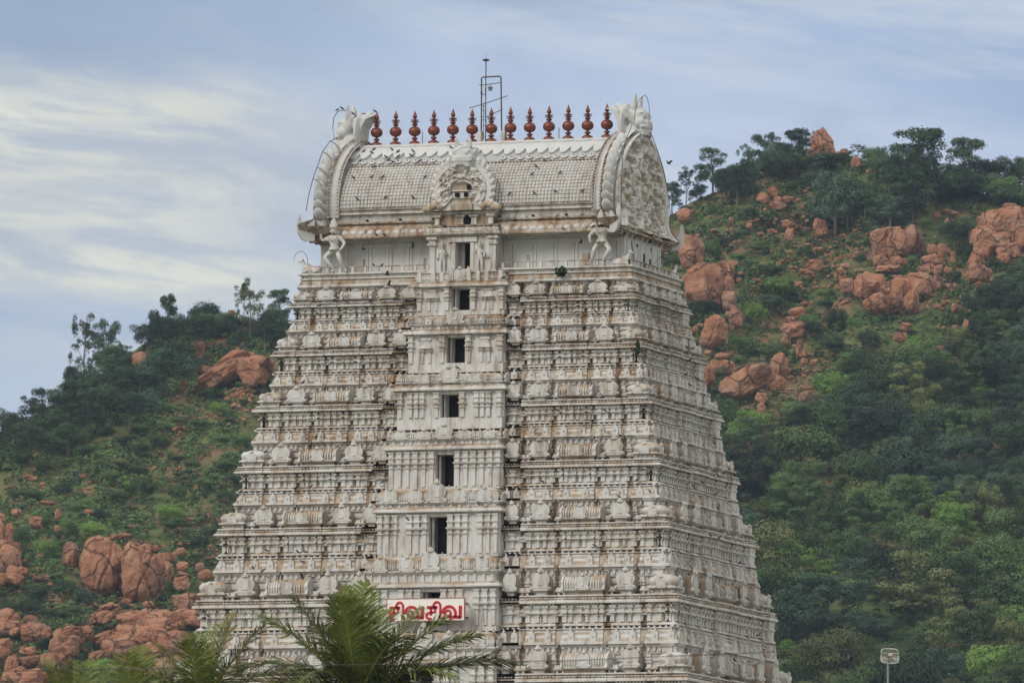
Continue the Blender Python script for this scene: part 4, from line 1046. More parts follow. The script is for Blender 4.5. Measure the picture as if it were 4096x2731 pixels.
cable(p, 'thin cable beside the left edge of the middle gable', .011, spikes=[(p[2], tuple(Vector(p[2])+Vector((.3, .2, -.25)))), (p[4], tuple(Vector(p[4])+Vector((.2, .2, -.35))))])
p = cy(-4.3, [(1940, 672), (1975, 700), (1995, 735), (2006, 790), (2004, 850), (2003, 900)])
cable(p, 'thin cable beside the right edge of the middle gable', .011)
p = cy(-3.2, [(1175, 1043), (1180, 1022), (1193, 1008), (1208, 1005), (1222, 1016), (1230, 1035), (1231, 1060)])
cable(p, 'bent rod curving over the left bull statue', .016, m_=M_GREYPIPE)
p = cb(7.6, [(2537, 1048), (2530, 1000), (2524, 965)])
cable(p, 'dark upright rod behind the right bull statue', .02)
p = cb(7.6, [(2618, 1055), (2640, 1030), (2660, 1006)])
cable(p, 'thin rod leaning over the side balustrade', .013)
p = cb(7.6, [(2655, 1005), (2656, 1040), (2655, 1070)])
cable(p, 'dark upright rod at the far end of the side balustrade', .02)

# leaf helper for plants
def leafcloud(mb, c, r, n, s, rnd, up=.3, mi=0):
    V = []; F = []
    for k in range(n):
        d = Vector((rnd.gauss(0, 1), rnd.gauss(0, 1), rnd.gauss(0, 1))).normalized(); q = rnd.random()**.33
        p = Vector(c)+Vector((d.x*r[0], d.y*r[1], d.z*r[2]))*q
        nn = (d+Vector((rnd.gauss(0, .5), rnd.gauss(0, .5), rnd.gauss(0, .5)+up))).normalized(); a = nn.orthogonal().normalized(); b_ = nn.cross(a); t = rnd.random()*6.3
        a, b_ = a*math.cos(t)+b_*math.sin(t), b_*math.cos(t)-a*math.sin(t); z_ = s*rnd.uniform(.6, 1.4); i0 = len(V)
        V += [p-a*z_*.5, p+b_*z_*.35, p+a*z_*.6, p-b_*z_*.35]; F.append((i0, i0+1, i0+2, i0+3))
    mb.add([tuple(v) for v in V], F, mi)
def leafmat(name, col, amt=.55, sc_=1.2, rough=.7):
    M, p = mat(name, rough, .15)
    a, b_ = noise(sc_, 3, .6), N('ShaderNodeObjectInfo').outputs['Random']
    k = m('ADD', m('MULTIPLY', a, .80), m('MULTIPLY', b_, .45))
    L(mixc(smooth(k, .30, .95), tuple(x*(1-amt) for x in col), tuple(x*(1+amt) for x in col)), p.inputs['Base Color'])
    p.inputs['Subsurface Weight'].default_value = 0
    return M
LEAF = {'dark': leafmat('dark_green_foliage', (.046, .076, .034)), 'mid': leafmat('mid_green_foliage', (.086, .142, .046)),
        'bright': leafmat('bright_green_foliage', (.150, .255, .055), .35), 'olive': leafmat('olive_foliage', (.120, .138, .048)), 'blue': leafmat('blue_green_foliage', (.060, .100, .058))}
rnd = random.Random(4)
for nm, px, py, Y, r_, lab in (('wall_plant', 2243, 1086, -3.6, (.30, .16, .24), 'dark green plant rooted in the cornice under the balustrade'), ('wall_weed', 2551, 1390, -4.45, (.09, .1, .34), 'narrow green weed hanging from the right corner of the tower')):
    c = onY(px, py, Y); t = empty(nm, c, lab, 'plant'); mb = MB(); leafcloud(mb, c, r_, 240, .11, rnd); mb.build('foliage', LEAF['dark'], t)
    mb = MB(); mb.tube([c+np.array([0, .35, -.02]), c], .02, 4); mb.build('stem', M_RUST, t)

# signboard
SY = 7.65
sg_ = empty('signboard', onY(1705, 2480, -SY), 'white signboard with red Tamil letters fixed on the central bay', 'sign')
a, b_ = onY(1552, 2395, -SY), onY(1858, 2476, -SY)
mb = MB(); mb.box(-1.70, 1.84, -SY, -SY+.10, 26.63+GZ, 27.56+GZ)
mb.build('board', flat('sign_white_board', (.86, .82, .78), .5, .02), sg_)
mb = MB()
for a_, b2, c2, d2 in ((-1.73, -1.70, 26.60, 27.59), (1.84, 1.87, 26.60, 27.59), (-1.70, 1.84, 26.60, 26.63), (-1.70, 1.84, 27.56, 27.59)): mb.box(a_, b2, -SY-.012, -SY+.09, c2+GZ, d2+GZ)
mb.build('rim', flat('dull_red_rim', (.42, .16, .14), .6, .1), sg_)
mb = MB()
for q in (-1.6, 1.7): mb.box(q-.03, q+.03, -SY+.10, -6.6, 26.75+GZ, 26.81+GZ); mb.box(q-.03, q+.03, -SY+.10, -6.6, 27.35+GZ, 27.41+GZ)
mb.build('bracket', M_IRON, sg_)
M_RED = flat('sign_red_paint', (.50, .018, .03), .5, .05)
def stroke(mb, pts, w, h0=.03):
    """flat letter stroke with its own thickness, in board units"""
    P = [Vector((x, z_)) for x, z_ in pts]; Lf = []; Rt = []
    for k, p in enumerate(P):
        d = (P[min(k+1, len(P)-1)]-P[max(k-1, 0)]).normalized(); nn = Vector((-d.y, d.x)); ww = w[k] if isinstance(w, list) else w
        Lf.append(p+nn*ww/2); Rt.append(p-nn*ww/2)
    v = []
    for yy in (-SY-h0, -SY+.0):
        v += [(q.x, yy, q.y) for q in Lf]+[(q.x, yy, q.y) for q in Rt]
    n = len(P); f = []
    for k in range(n-1):
        f += [(k, k+1, n+k+1, n+k), (k, 2*n+k, 2*n+k+1, k+1), (n+k, n+k+1, 3*n+k+1, 3*n+k)]
    f += [(0, n, 3*n, 2*n), (n-1, 3*n-1, 4*n-1, 2*n-1)]
    mb.add(v, f, 0)
def arc(cx, cz, rx, rz, a0, a1, n=14): return [(cx+rx*math.cos(R(a0+(a1-a0)*k/n)), cz+rz*math.sin(R(a0+(a1-a0)*k/n))) for k in range(n+1)]
z0_ = 26.63+GZ
def t_si(x):   # syllable "si"
    mb = MB()
    stroke(mb, [(x-.16, z0_+.56), (x+.32, z0_+.56)], .13)
    stroke(mb, [(x+.03, z0_+.56), (x+.03, z0_+.22)], .10)
    stroke(mb, arc(x-.02, z0_+.20, .16, .13, 90, 270)+[(x+.06, z0_+.07)], .10)
    stroke(mb, [(x+.22, z0_+.60), (x+.22, z0_+.36), (x+.02, z0_+.34)], .10)
    stroke(mb, [(x+.46, z0_+.06), (x+.46, z0_+.56)]+arc(x+.30, z0_+.60, .16, .19, 0, 180)+[(x+.14, z0_+.54)], .095)
    return mb.build('letter', M_RED, sg_)
def t_va(x):   # syllable "va"
    mb = MB()
    stroke(mb, arc(x+.17, z0_+.30, .13, .12, -60, 300, 20), .09)
    stroke(mb, arc(x+.22, z0_+.28, .30, .31, 178, 0, 18)+[(x+.52, z0_+.12)], .12)
    stroke(mb, [(x+.22, z0_+.13), (x+.74, z0_+.13)], .13)
    stroke(mb, [(x+.74, z0_+.07), (x+.74, z0_+.62)], .14)
    return mb.build('letter', M_RED, sg_)
t_si(-1.42); t_va(-.80); t_si(.30); t_va(.94)

# pigeons
PG = MB()
PG.blob((0, 0, .085), (.15, .062, .062), 7, 5, 0, Matrix.Rotation(-.45, 3, 'Y')); PG.blob((.125, 0, .165), (.042, .036, .042), 6, 4)
PG.tube([(.07, 0, .10), (.12, 0, .15)], .038, 6); PG.tube([(.155, 0, .165), (.19, 0, .155)], [.014, .003], 4)
PG.add([(-.10, -.03, .06), (-.10, .03, .06), (-.25, .04, -.01), (-.25, -.04, -.01), (-.10, -.02, .03), (-.10, .02, .03)], [(0, 1, 2, 3), (4, 5, 1, 0), (4, 3, 2, 5), (0, 3, 4), (1, 5, 2)])
pg0 = PG.build('pigeon', M_PIGEON, None, smooth=True, loc=(0, 0, 0)); pg_used = [False]
FL = MB()
FL.blob((0, 0, 0), (.15, .05, .05), 7, 5); FL.blob((.14, 0, .02), (.04, .034, .036), 6, 4)
for sg in (-1, 1):
    FL.add([(.07, sg*.03, .03), (.12, sg*.25, .14), (.02, sg*.42, .24), (-.06, sg*.40, .22), (-.08, sg*.2, .10), (-.08, sg*.03, .02), (.0, sg*.2, .10)], [(0, 1, 6), (1, 2, 3), (1, 3, 4), (1, 4, 6), (6, 4, 5), (0, 6, 5)] if sg > 0 else [(6, 1, 0), (3, 2, 1), (4, 3, 1), (6, 4, 1), (5, 4, 6), (5, 6, 0)])
FL.add([(-.1, -.03, 0), (-.1, .03, 0), (-.26, .06, 0), (-.26, -.06, 0), (-.1, 0, -.03)], [(0, 1, 2, 3), (0, 3, 4), (4, 2, 1), (4, 3, 2)])
fl0 = FL.build('flying_pigeon', M_PIGEON, None, smooth=True, loc=(0, 0, 0)); fl_used = [False]
def bird(P, label, group, fly=False, ang=None, s=1.):
    src, used = (fl0, fl_used) if fly else (pg0, pg_used)
    if used[0]: o = src.copy(); C.objects.link(o)
    else: o = src; used[0] = True
    o.location = P; o.rotation_euler = (rnd.uniform(-.3, .3) if fly else 0, rnd.uniform(-.3, .1), ang if ang is not None else rnd.choice((rnd.uniform(-.6, .6), rnd.uniform(2.6, 3.7)))+TH); o.scale = (s*.66,)*3
    return tag(o, label, 'pigeon', group)
def on_roof(px, py):
    best = None
    for q in range(0, 200):
        s_ = SL*q/199; y, z_ = rp(s_, .10); P = onY(px, py, -y)
        if best is None or abs(P[2]-GZ-z_) < best[0]: best = (abs(P[2]-GZ-z_), P)
    return best[1]
R1 = lambda l: [(1150+x/2.613, 200+y/2.613) for x, y in l]
gR, gM, gF = 'pigeons perched on the barrel roof', 'pigeons perched on the carved tiers', 'pigeons flying past the tower'
for k, (px, py) in enumerate(R1([(1003, 1018), (1250, 1012), (1390, 1000), (1598, 998), (1632, 1002), (1803, 992), (1830, 992), (825, 1022)])):
    bird(onY(px, py+4, -.05), ['pigeon on the roof ridge just right of the leftmost finial', 'pigeon at the foot of the third finial, its left side', 'pigeon beside the short rod near the third finial', 'pigeon on the ridge left of a pair before the fifth finial', 'right pigeon of the pair before the fifth finial', 'left pigeon just before the sixth finial', 'right pigeon just before the sixth finial', 'pigeon between the left lion mask and the first finial'][k], gR)
for k, (px, py) in enumerate(R1([(740, 1055), (800, 1068), (903, 1048), (883, 1085), (1090, 1052), (1155, 1072), (1310, 1068), (1710, 1032)])):
    bird(on_roof(px, py), 'small pigeon high on the white roof, %s' % ['leftmost one', 'second from the left', 'upper of two under the first finial', 'lower of two under the first finial', 'below the second finial', 'just right of the second finial', 'below the third finial', 'above the middle gable'][k], gR)
for k, (px, py) in enumerate(R1([(1030, 1128), (1055, 1162), (1105, 1182), (1155, 1125), (1293, 1115), (1385, 1170), (760, 1172), (907, 1232)])):
    bird(on_roof(px, py), 'small pigeon on the petal moulding of the roof, %s' % ['upper bird of the diagonal pair', 'lower bird of the diagonal pair', 'right of the diagonal pair', 'above the bird right of the pair', 'below the third finial', 'farthest right of the left half', 'farthest left', 'lowest one on the left'][k], gR)
for k, (px, py) in enumerate(R1([(685, 1342), (878, 1337), (997, 1337), (1438, 1340), (497, 1560), (728, 1568), (1024, 1552), (1312, 1552)])+[(1900+x/2.613, 200+y/2.613) for x, y in [(725, 1165), (638, 1228), (360, 1515), (618, 1507), (842, 1492), (1122, 1484), (598, 1310), (887, 1296)]]):
    bird(on_roof(px, py), 'dark pigeon among the roof tiles, %s' % ['left end of the top row', 'second in the top row', 'third in the top row', 'top row near the middle gable', 'low down at the far left', 'low on the left part', 'low on the left, third bird', 'low, just left of the middle gable', 'on the petals right of the gable', 'on the bosses right of the gable', 'low, just right of the middle gable', 'low on the right, second bird', 'low on the right, third bird', 'low on the right, fourth bird', 'high, right of the middle gable', 'high on the right part'][k], gR)
for k, (px, py) in enumerate(R1([(520, 640), (570, 622), (685, 680), (728, 702), (805, 692), (825, 696)])):
    P = onX(px, py, -6.9) if k < 2 else onY(px, py, -.1); bird(P, ['pigeon on the cable left of the left lion mask', 'pigeon on top of the cable over the left lion mask', 'pigeon on the right shoulder of the left lion cable', 'pigeon beside the rod behind the left lion mask', 'left pigeon of a pair on the left crest', 'right pigeon of a pair on the left crest'][k], gR)
bird(onY(1150+917/2.613, 200+655/2.613, 0), 'pigeon sitting on the tip of the leftmost finial', gR)
for k, (px, py, Y) in enumerate([(1418, 896, -3.0), (1487, 896, -3.0), (1588, 892, -3.0), (1504, 940, -3.45), (1540, 942, -3.45), (1495, 1063, -3.15), (1527, 1063, -3.15), (2020, 877, -3.1), (2111, 873, -3.1), (2225, 869, -3.1), (2327, 864, -3.1), (2254, 918, -3.4), (2371, 907, -3.4), (1778, 905, -3.6)]):
    bird(onY(px, py+3, Y), 'pigeon on the eave of the roof, %s' % ['leftmost on the upper ledge', 'second on the upper ledge', 'third on the upper ledge', 'left of two on the bosses', 'right of two on the bosses', 'left of two on the left balustrade', 'right of two on the left balustrade', 'upper ledge just right of the porch', 'upper ledge, second right of the porch', 'upper ledge, third right of the porch', 'upper ledge near the right gable', 'low, right of the porch', 'beside the right guardian', 'beside the upper window'][k], gR)
LED = [(1167, 1218), (1279, 1220), (1381, 1203), (1480, 1205), (2115, 1186), (2219, 1183), (2359, 1180), (2299, 1249), (2382, 1245), (1270, 1254), (1333, 1380), (1182, 1527), (1212, 1527), (1450, 1522), (1181, 1625), (1262, 1745), (1060, 1806), (1280, 1806), (960, 2030), (1010, 2116), (1056, 2117), (1190, 1944), (1243, 1944), (963, 1965), (1140, 1968), (1068, 2200), (1190, 2205), (1222, 2205), (1245, 1945), (1530, 1926), (1993, 1927), (2006, 1800), (1918, 2012), (2170, 1924), (2205, 2040), (2162, 2094), (2380, 2180), (2550, 1917), (2570, 1876), (2600, 1965), (2480, 1740), (2476, 1985), (1630, 2075), (1545, 2080), (1950, 2475), (1012, 2270), (1052, 2280), (1210, 2245), (1250, 2310), (830, 2460), (870, 2500), (815, 2510), (866, 2530), (1800, 1150), (2012, 1110), (1830, 1470), (2420, 1640), (2300, 1770), (2230, 1640), (2440, 1450)]
for k, (px, py) in enumerate(LED):
    P = onY(px, py, -5); z_ = P[2]-GZ
    i = max(0, min(6, max([j for j in range(7) if Kz[j] >= z_] or [0]))); t = (Kz[i]-z_)/(Kz[i]-Kz[i+1])
    Y = Kd[i+1]-.05 if t > .4 else Kd[i]+.10
    if abs(px-(1858-(py-1100)*.095)) < 190: Y = BY[i]+.12
    P = onY(px, py+5, -Y)
    side = 'left wing' if px < 1500 else 'middle bay' if px < 2030 else 'right wing'
    bird(P, 'dark pigeon on a ledge of the %s, %s tier from the top' % (side, ['first', 'second', 'third', 'fourth', 'fifth', 'sixth', 'seventh'][i]), 'pigeons on the %s, %s tier' % (side, ['first', 'second', 'third', 'fourth', 'fifth', 'sixth', 'seventh'][i]))
for k, (px, py, X_) in enumerate([(2770, 1394, 8.9), (2745, 1390, 8.9), (2760, 1440, 9.0), (2745, 1497, 9.2), (2790, 1515, 9.2), (2760, 1540, 9.3), (2812, 1930, 10.3), (2870, 1900, 10.4), (2865, 1975, 10.5), (2700, 1860, 10.2), (2775, 1948, 10.3), (2660, 1880, 10.2), (2840, 2140, 10.8), (2878, 2150, 10.8), (2720, 2210, 11.0), (2960, 2250, 11.2), (2940, 2640, 12), (2990, 2395, 11.6), (3030, 2540, 11.8), (2740, 2430, 11.5)]):
    P = onX(px, py+4, X_); bird(P, 'dark pigeon on the right side face of the tower, %s' % ('upper part' if py < 1600 else 'middle part' if py < 2100 else 'lower part'), 'pigeons on the right side face, %s' % ('upper part' if py < 1600 else 'middle part' if py < 2100 else 'lower part'))
for px, py, Y, lab in ((2675, 655, 2., 'pale pigeon in flight right of the roof, wings up'), (1548, 1100, -6., 'grey pigeon flying in front of the platform cornice'), (1651, 989, -6., 'pigeon flying low under the left eave'), (1208, 2310, -9, 'pigeon taking off beside the left wing'), (1555, 1140, -6, 'grey pigeon flying just under the platform cornice')):
    bird(onY(px, py, Y), lab, gF, True, s=.95)
bird(at(3398, 2640, 300), 'white bird in flight left of the grid antenna', gF, True)

# ================================================================== HILL
RL = [(-3000, 2900), (-1500, 2350), (-400, 1900), (0, 1740), (150, 1655), (280, 1580), (420, 1480), (560, 1385), (700, 1320), (850, 1285), (960, 1290), (1080, 1290), (1250, 1270), (1500, 1240), (1900, 1200), (2300, 1060), (2500, 960),
      (2650, 880), (2760, 810), (2900, 755), (3010, 705), (3100, 672), (3230, 625), (3330, 612), (3420, 625), (3560, 690), (3700, 730), (3850, 752), (4000, 785), (4200, 830), (5000, 1000), (7000, 1800)]
def ridge(px): return np.interp(px, [a for a, _ in RL], [b_ for _, b_ in RL])
def depth(px, py):
    px = np.asarray(px, float); py = np.asarray(py, float)
    t = np.where(py < 2731, 1180+(2731-py)*.145, 1180-(py-2731)*.16)
    return t+(fbm(px/420., py/300., 4, 2)-.47)*50*np.clip((3400-py)/600, 0, 1)
NX, NR = 230, 190
pxs = np.linspace(-3000, 7000, NX); V = []; F = []
for a in range(NX):
    r0 = ridge(pxs[a]); pys = np.concatenate([np.linspace(5330, 2800, 40), 2800+(r0-2800)*(np.linspace(0, 1, NR-40) if r0 < 2790 else np.linspace(0, 1, NR-40)*1.)])
    t = depth(np.full(NR, pxs[a]), pys)
    jag = (vn(pxs[a]/45., 3.3, 1)-.5)*9
    col = [at(pxs[a], pys[k]+(jag if k > NR-4 else 0), t[k]) for k in range(NR)]
    top = col[-1]; d = top-CP; d[2] = 0; d /= np.linalg.norm(d)
    for q in (40, 160, 500): col.append(top+d*q-np.array([0, 0, q*.35]))
    V += col
m_ = NR+3; V = np.array(V)
for a in range(NX-1):
    for b_ in range(m_-1): q = a*m_+b_; F.append((q, q+m_, q+m_+1, q+1))
M_HILL, p = mat('hillside_grass_and_soil', .95, .1)
g1, g2, g3 = noise(.035, 6, .6), noise(.16, 5, .65, w=3.), noise(.5, 4, .7, w=7.)
c_ = mixc(smooth(g2, .40, .62), (.070, .098, .032), (.130, .150, .052))
c_ = mixc(smooth(m('ADD', m('MULTIPLY', g1, .6), m('MULTIPLY', g3, .5)), .52, .66), c_, (.185, .135, .075))
c_ = mixc(smooth(m('ADD', m('MULTIPLY', noise(.06, 5, .6, w=13.), .6), m('MULTIPLY', g3, .4)), .57, .63), c_, (.27, .13, .075))
c_ = mixc(m('MULTIPLY', smooth(m('ADD', m('MULTIPLY', noise(.045, 5, .6, w=23.), .65), m('MULTIPLY', g2, .35)), .53, .58), .8), c_, (.21, .115, .07))
L(c_, p.inputs['Base Color']); bump(p, g3, .8, .8)
mb = MB(); mb.add(V, F); hill = mb.build('hill', M_HILL, None, smooth=True, loc=(0, 0, 0)); tag(hill, 'boulder-strewn green hill rising behind the temple tower', kind='structure')
mb = MB(); q = 14000; mb.add([(-q, -q, 0), (q, -q, 0), (q, q, 0), (-q, q, 0)], [(0, 1, 2, 3)])
gm, p = mat('dry_town_ground', .95, .1); L(mixc(noise(.02, 5), (.14, .12, .085), (.10, .12, .06)), p.inputs['Base Color'])
tag(mb.build('ground', gm, None, loc=(0, 0, 0)), 'flat ground around the temple', kind='structure')

# boulders ---------------------------------------------------------
M_ROCK, p = mat('orange_granite', .9, .15)
r1, r2, r3 = noise(.5, 5, .6), noise(.22, 4, .5, (1, 1, .35), 5.), noise(2.4, 5, .6, w=9.)
c_ = mixc(smooth(r1, .35, .68), (.355, .155, .088), (.500, .265, .165))
c_ = mixc(m('MULTIPLY', smooth(r2, .52, .68), .6), c_, (.105, .06, .045))
c_ = mixc(m('MULTIPLY', smooth(noise(.8, 4, w=21.), .6, .72), .5), c_, (.33, .23, .165))
c_ = mixc(m('MULTIPLY', smooth(noise(.35, 3, .5, (2.2, 2.2, .2), 31.), .60, .70), .55), c_, (.07, .045, .038))
L(c_, p.inputs['Base Color']); vo = N('ShaderNodeTexVoronoi', feature='DISTANCE_TO_EDGE'); vo.inputs['Scale'].default_value = .15
mx = N('ShaderNodeVectorMath', operation='ADD'); gp_ = N('ShaderNodeNewGeometry').outputs['Position']; L(gp_, mx.inputs[0])
nz = N('ShaderNodeTexNoise'); nz.inputs['Scale'].default_value = .22; nz.inputs['Detail'].default_value = 4; L(gp_, nz.inputs['Vector'])
sv = N('ShaderNodeVectorMath', operation='SCALE'); L(nz.outputs['Color'], sv.inputs[0]); sv.inputs['Scale'].default_value = 5.; L(sv.outputs[0], mx.inputs[1]); L(mx.outputs[0], vo.inputs['Vector'])
crk = smooth(vo.outputs['Distance'], .0, .022)
c_ = mixc(m('MULTIPLY', smooth(noise(.10, 4, .6, w=41.), .52, .64), .45), c_, (.30, .235, .195))
cc_ = mixc(m('ADD', m('MULTIPLY', crk, .6), .4), (.12, .066, .05), c_); L(cc_, p.inputs['Base Color'])
bump(p, m('ADD', m('ADD', m('MULTIPLY', r3, .55), r1), m('MULTIPLY', crk, .6)), 1., .9)
def noise3(P, f, s):
    return (vn(P[:, 0]*f, P[:, 1]*f+P[:, 2]*f*.7, s)+vn(P[:, 1]*f+9, P[:, 2]*f-P[:, 0]*f*.6, s+3)+vn(P[:, 2]*f+3, P[:, 0]*f+P[:, 1]*.5*f, s+5))/3
def boulder_mesh(seed, kind='round'):
    import bmesh
    bm = bmesh.new(); bmesh.ops.create_icosphere(bm, subdivisions=5, radius=1)
    P = np.array([v.co[:] for v in bm.verts]); rs = np.random.RandomState(seed)
    e = {'round': 2.6, 'block': 3.8, 'slab': 3.0, 'peak': 2.9}[kind]
    P = P/((np.abs(P)**e).sum(1)**(1/e))[:, None]
    for k in range(11 if kind != 'round' else 5):       # planar cuts
        n_ = rs.normal(size=3); n_ /= np.linalg.norm(n_); d = rs.uniform(.72, .92); h_ = P@n_-d; P = P-np.where(h_ > 0, h_*.85, 0)[:, None]*n_
    P *= (1+.42*(noise3(P, 1.3, seed)-.5)+.28*(noise3(P, 3.1, seed+20)-.5)+.16*(noise3(P, 7., seed+40)-.5)+.07*(noise3(P, 17., seed+50)-.5))[:, None]
    for k in range(3 if kind == 'block' else 2):        # joints
        n_ = rs.normal(size=3); n_[2] *= .3; n_ /= np.linalg.norm(n_); d = rs.uniform(-.4, .4)+.12*np.sin(P[:, 2]*3+seed); h_ = np.abs(P@n_-d); P *= (1-.16*np.exp(-(h_/.05)**2))[:, None]
    if kind == 'peak': P[:, :2] *= (1.0-.34*P[:, 2:3]); P[:, 0] += .12*P[:, 2]
    P /= np.abs(P).max(0)
    for v, q in zip(bm.verts, P): v.co = q
    me = bpy.data.meshes.new('boulder'); bm.to_mesh(me); bm.free()
    me.polygons.foreach_set('use_smooth', [True]*len(me.polygons)); me.materials.append(M_ROCK); return me
BM = {k: [boulder_mesh(10*j+n, k) for n in range(5)] for j, k in enumerate(('round', 'block', 'slab', 'peak'))}
YAW = math.atan2(CR[1], CR[0])
bnum = {}
def boulder(px, py, w, h, kind='round', tilt=0., label=None, group=None):
    t = float(depth(px, min(py+h*.42, 2900)))-4; s_ = t/FPX
    v = rnd.randrange(5); o = bpy.data.objects.new('boulder', BM[kind][v]); C.objects.link(o)
    o.location = at(px, py, t); o.rotation_euler = Matrix.Rotation(YAW, 4, 'Z').to_3x3().to_4x4().to_euler()
    o.rotation_euler = (Matrix.Rotation(YAW, 3, 'Z') @ Matrix.Rotation(R(tilt), 3, 'Y')).to_euler()
    o.scale = (w*s_*.60*(-1 if rnd.random() < .5 else 1), max(w, h)*s_*.42, h*s_*.60)
    if label is None:
        reg = zone_name(px, py); sz = 'large' if w*h > 3500 else 'medium-sized' if w*h > 1200 else 'small'
        sh = {'round': 'rounded', 'block': 'blocky', 'slab': 'flat slab-like', 'peak': 'pointed'}[kind]
        label = '%s %s orange boulder %s' % (sz, sh, reg); group = '%s %s boulders %s' % (sz, sh, reg)
    return tag(o, label, 'boulder', group)
def zone_name(px, py):
    if px < 1300:
        if py < 1480: return 'near the top of the left hillside'
        if py < 1850: return 'halfway up the left hillside'
        if py < 2150: return 'on the lower left hillside at the %s' % ('picture edge' if px < 350 else 'bushes')
        if py < 2400: return 'in the big rock pile left of the tower' if px > 260 else 'beside the rock pile at the left edge'
        return 'at the bottom left below the rock pile'
    if py < 740: return 'on the crest of the right hill'
    if py < 960: return 'on the upper right slope %s' % ('left of the pines' if px < 3200 else 'below the crest trees' if px < 3700 else 'by the right edge')
    if px < 3020: return 'just right of the tower beside the giant boulders' if py < 1380 else 'just right of the tower below the giant boulders'
    if py < 1230: return 'in the middle of the right slope' if px < 3480 else 'in the tumbled outcrop on the right slope'
    return 'low on the right slope above the forest'
B = boulder
B(3287, 580, 104, 128, 'peak', 0, 'tall pointed boulder standing on the top of the right hill', None)
B(2766, 1012, 92, 142, 'round', -8, 'tall leaning smooth boulder right of the roof horn'); B(2823, 1150, 146, 170, 'round', 0, 'giant bulging boulder just right of the upper tower'); B(2817, 1082, 66, 52, 'round', 0, 'rounded knob on top of the giant bulging boulder')
B(2912, 1141, 46, 66, 'round', 0, 'smooth egg boulder against the right side of the giant boulder'); B(2921, 1080, 36, 66, 'round', 5, 'right half of the split boulder behind the giant boulder'); B(2889, 1072, 40, 60, 'round', -5, 'left half of the split boulder behind the giant boulder')
B(2856, 1334, 90, 112, 'round', 12, 'big egg-shaped boulder below the giant boulder'); B(2868, 1284, 60, 44, 'block', 10, 'cap rock lying on the big egg-shaped boulder')
B(3558, 970, 135, 128, 'round', 0, 'largest domed boulder of the outcrop on the right slope'); B(3653, 962, 76, 112, 'block', -15, 'cracked boulder leaning right of the largest domed boulder')
B(3907, 1030, 66, 72, 'peak', 0, 'pointed boulder balanced on a lower one near the right edge'); B(3918, 1095, 92, 76, 'block', 5, 'lower boulder of the balanced pair near the right edge')
B(406, 2262, 152, 222, 'round', 6, 'huge rounded boulder left of the cleft in the rock pile'); B(568, 2295, 160, 220, 'block', 0, 'huge blocky boulder right of the cleft in the rock pile')
B(282, 2223, 62, 98, 'round', 0, 'upright boulder at the left end of the rock pile')
B(3116, 1459, 66, 88, 'block', 0, 'upright boulder on the sloping rock slab right of the tower'); B(3113, 1531, 64, 56, 'block', 0, 'square boulder under the upright one on the slab')
B(2990, 1525, 200, 92, 'slab', -28, 'long sloping rock slab right of the tower'); B(1018, 1478, 130, 120, 'block', -5, 'dark-sided block at the upper end of the slab left of the tower')
B(885, 1500, 270, 84, 'slab', -38, 'long sloping rock slab left of the tower')
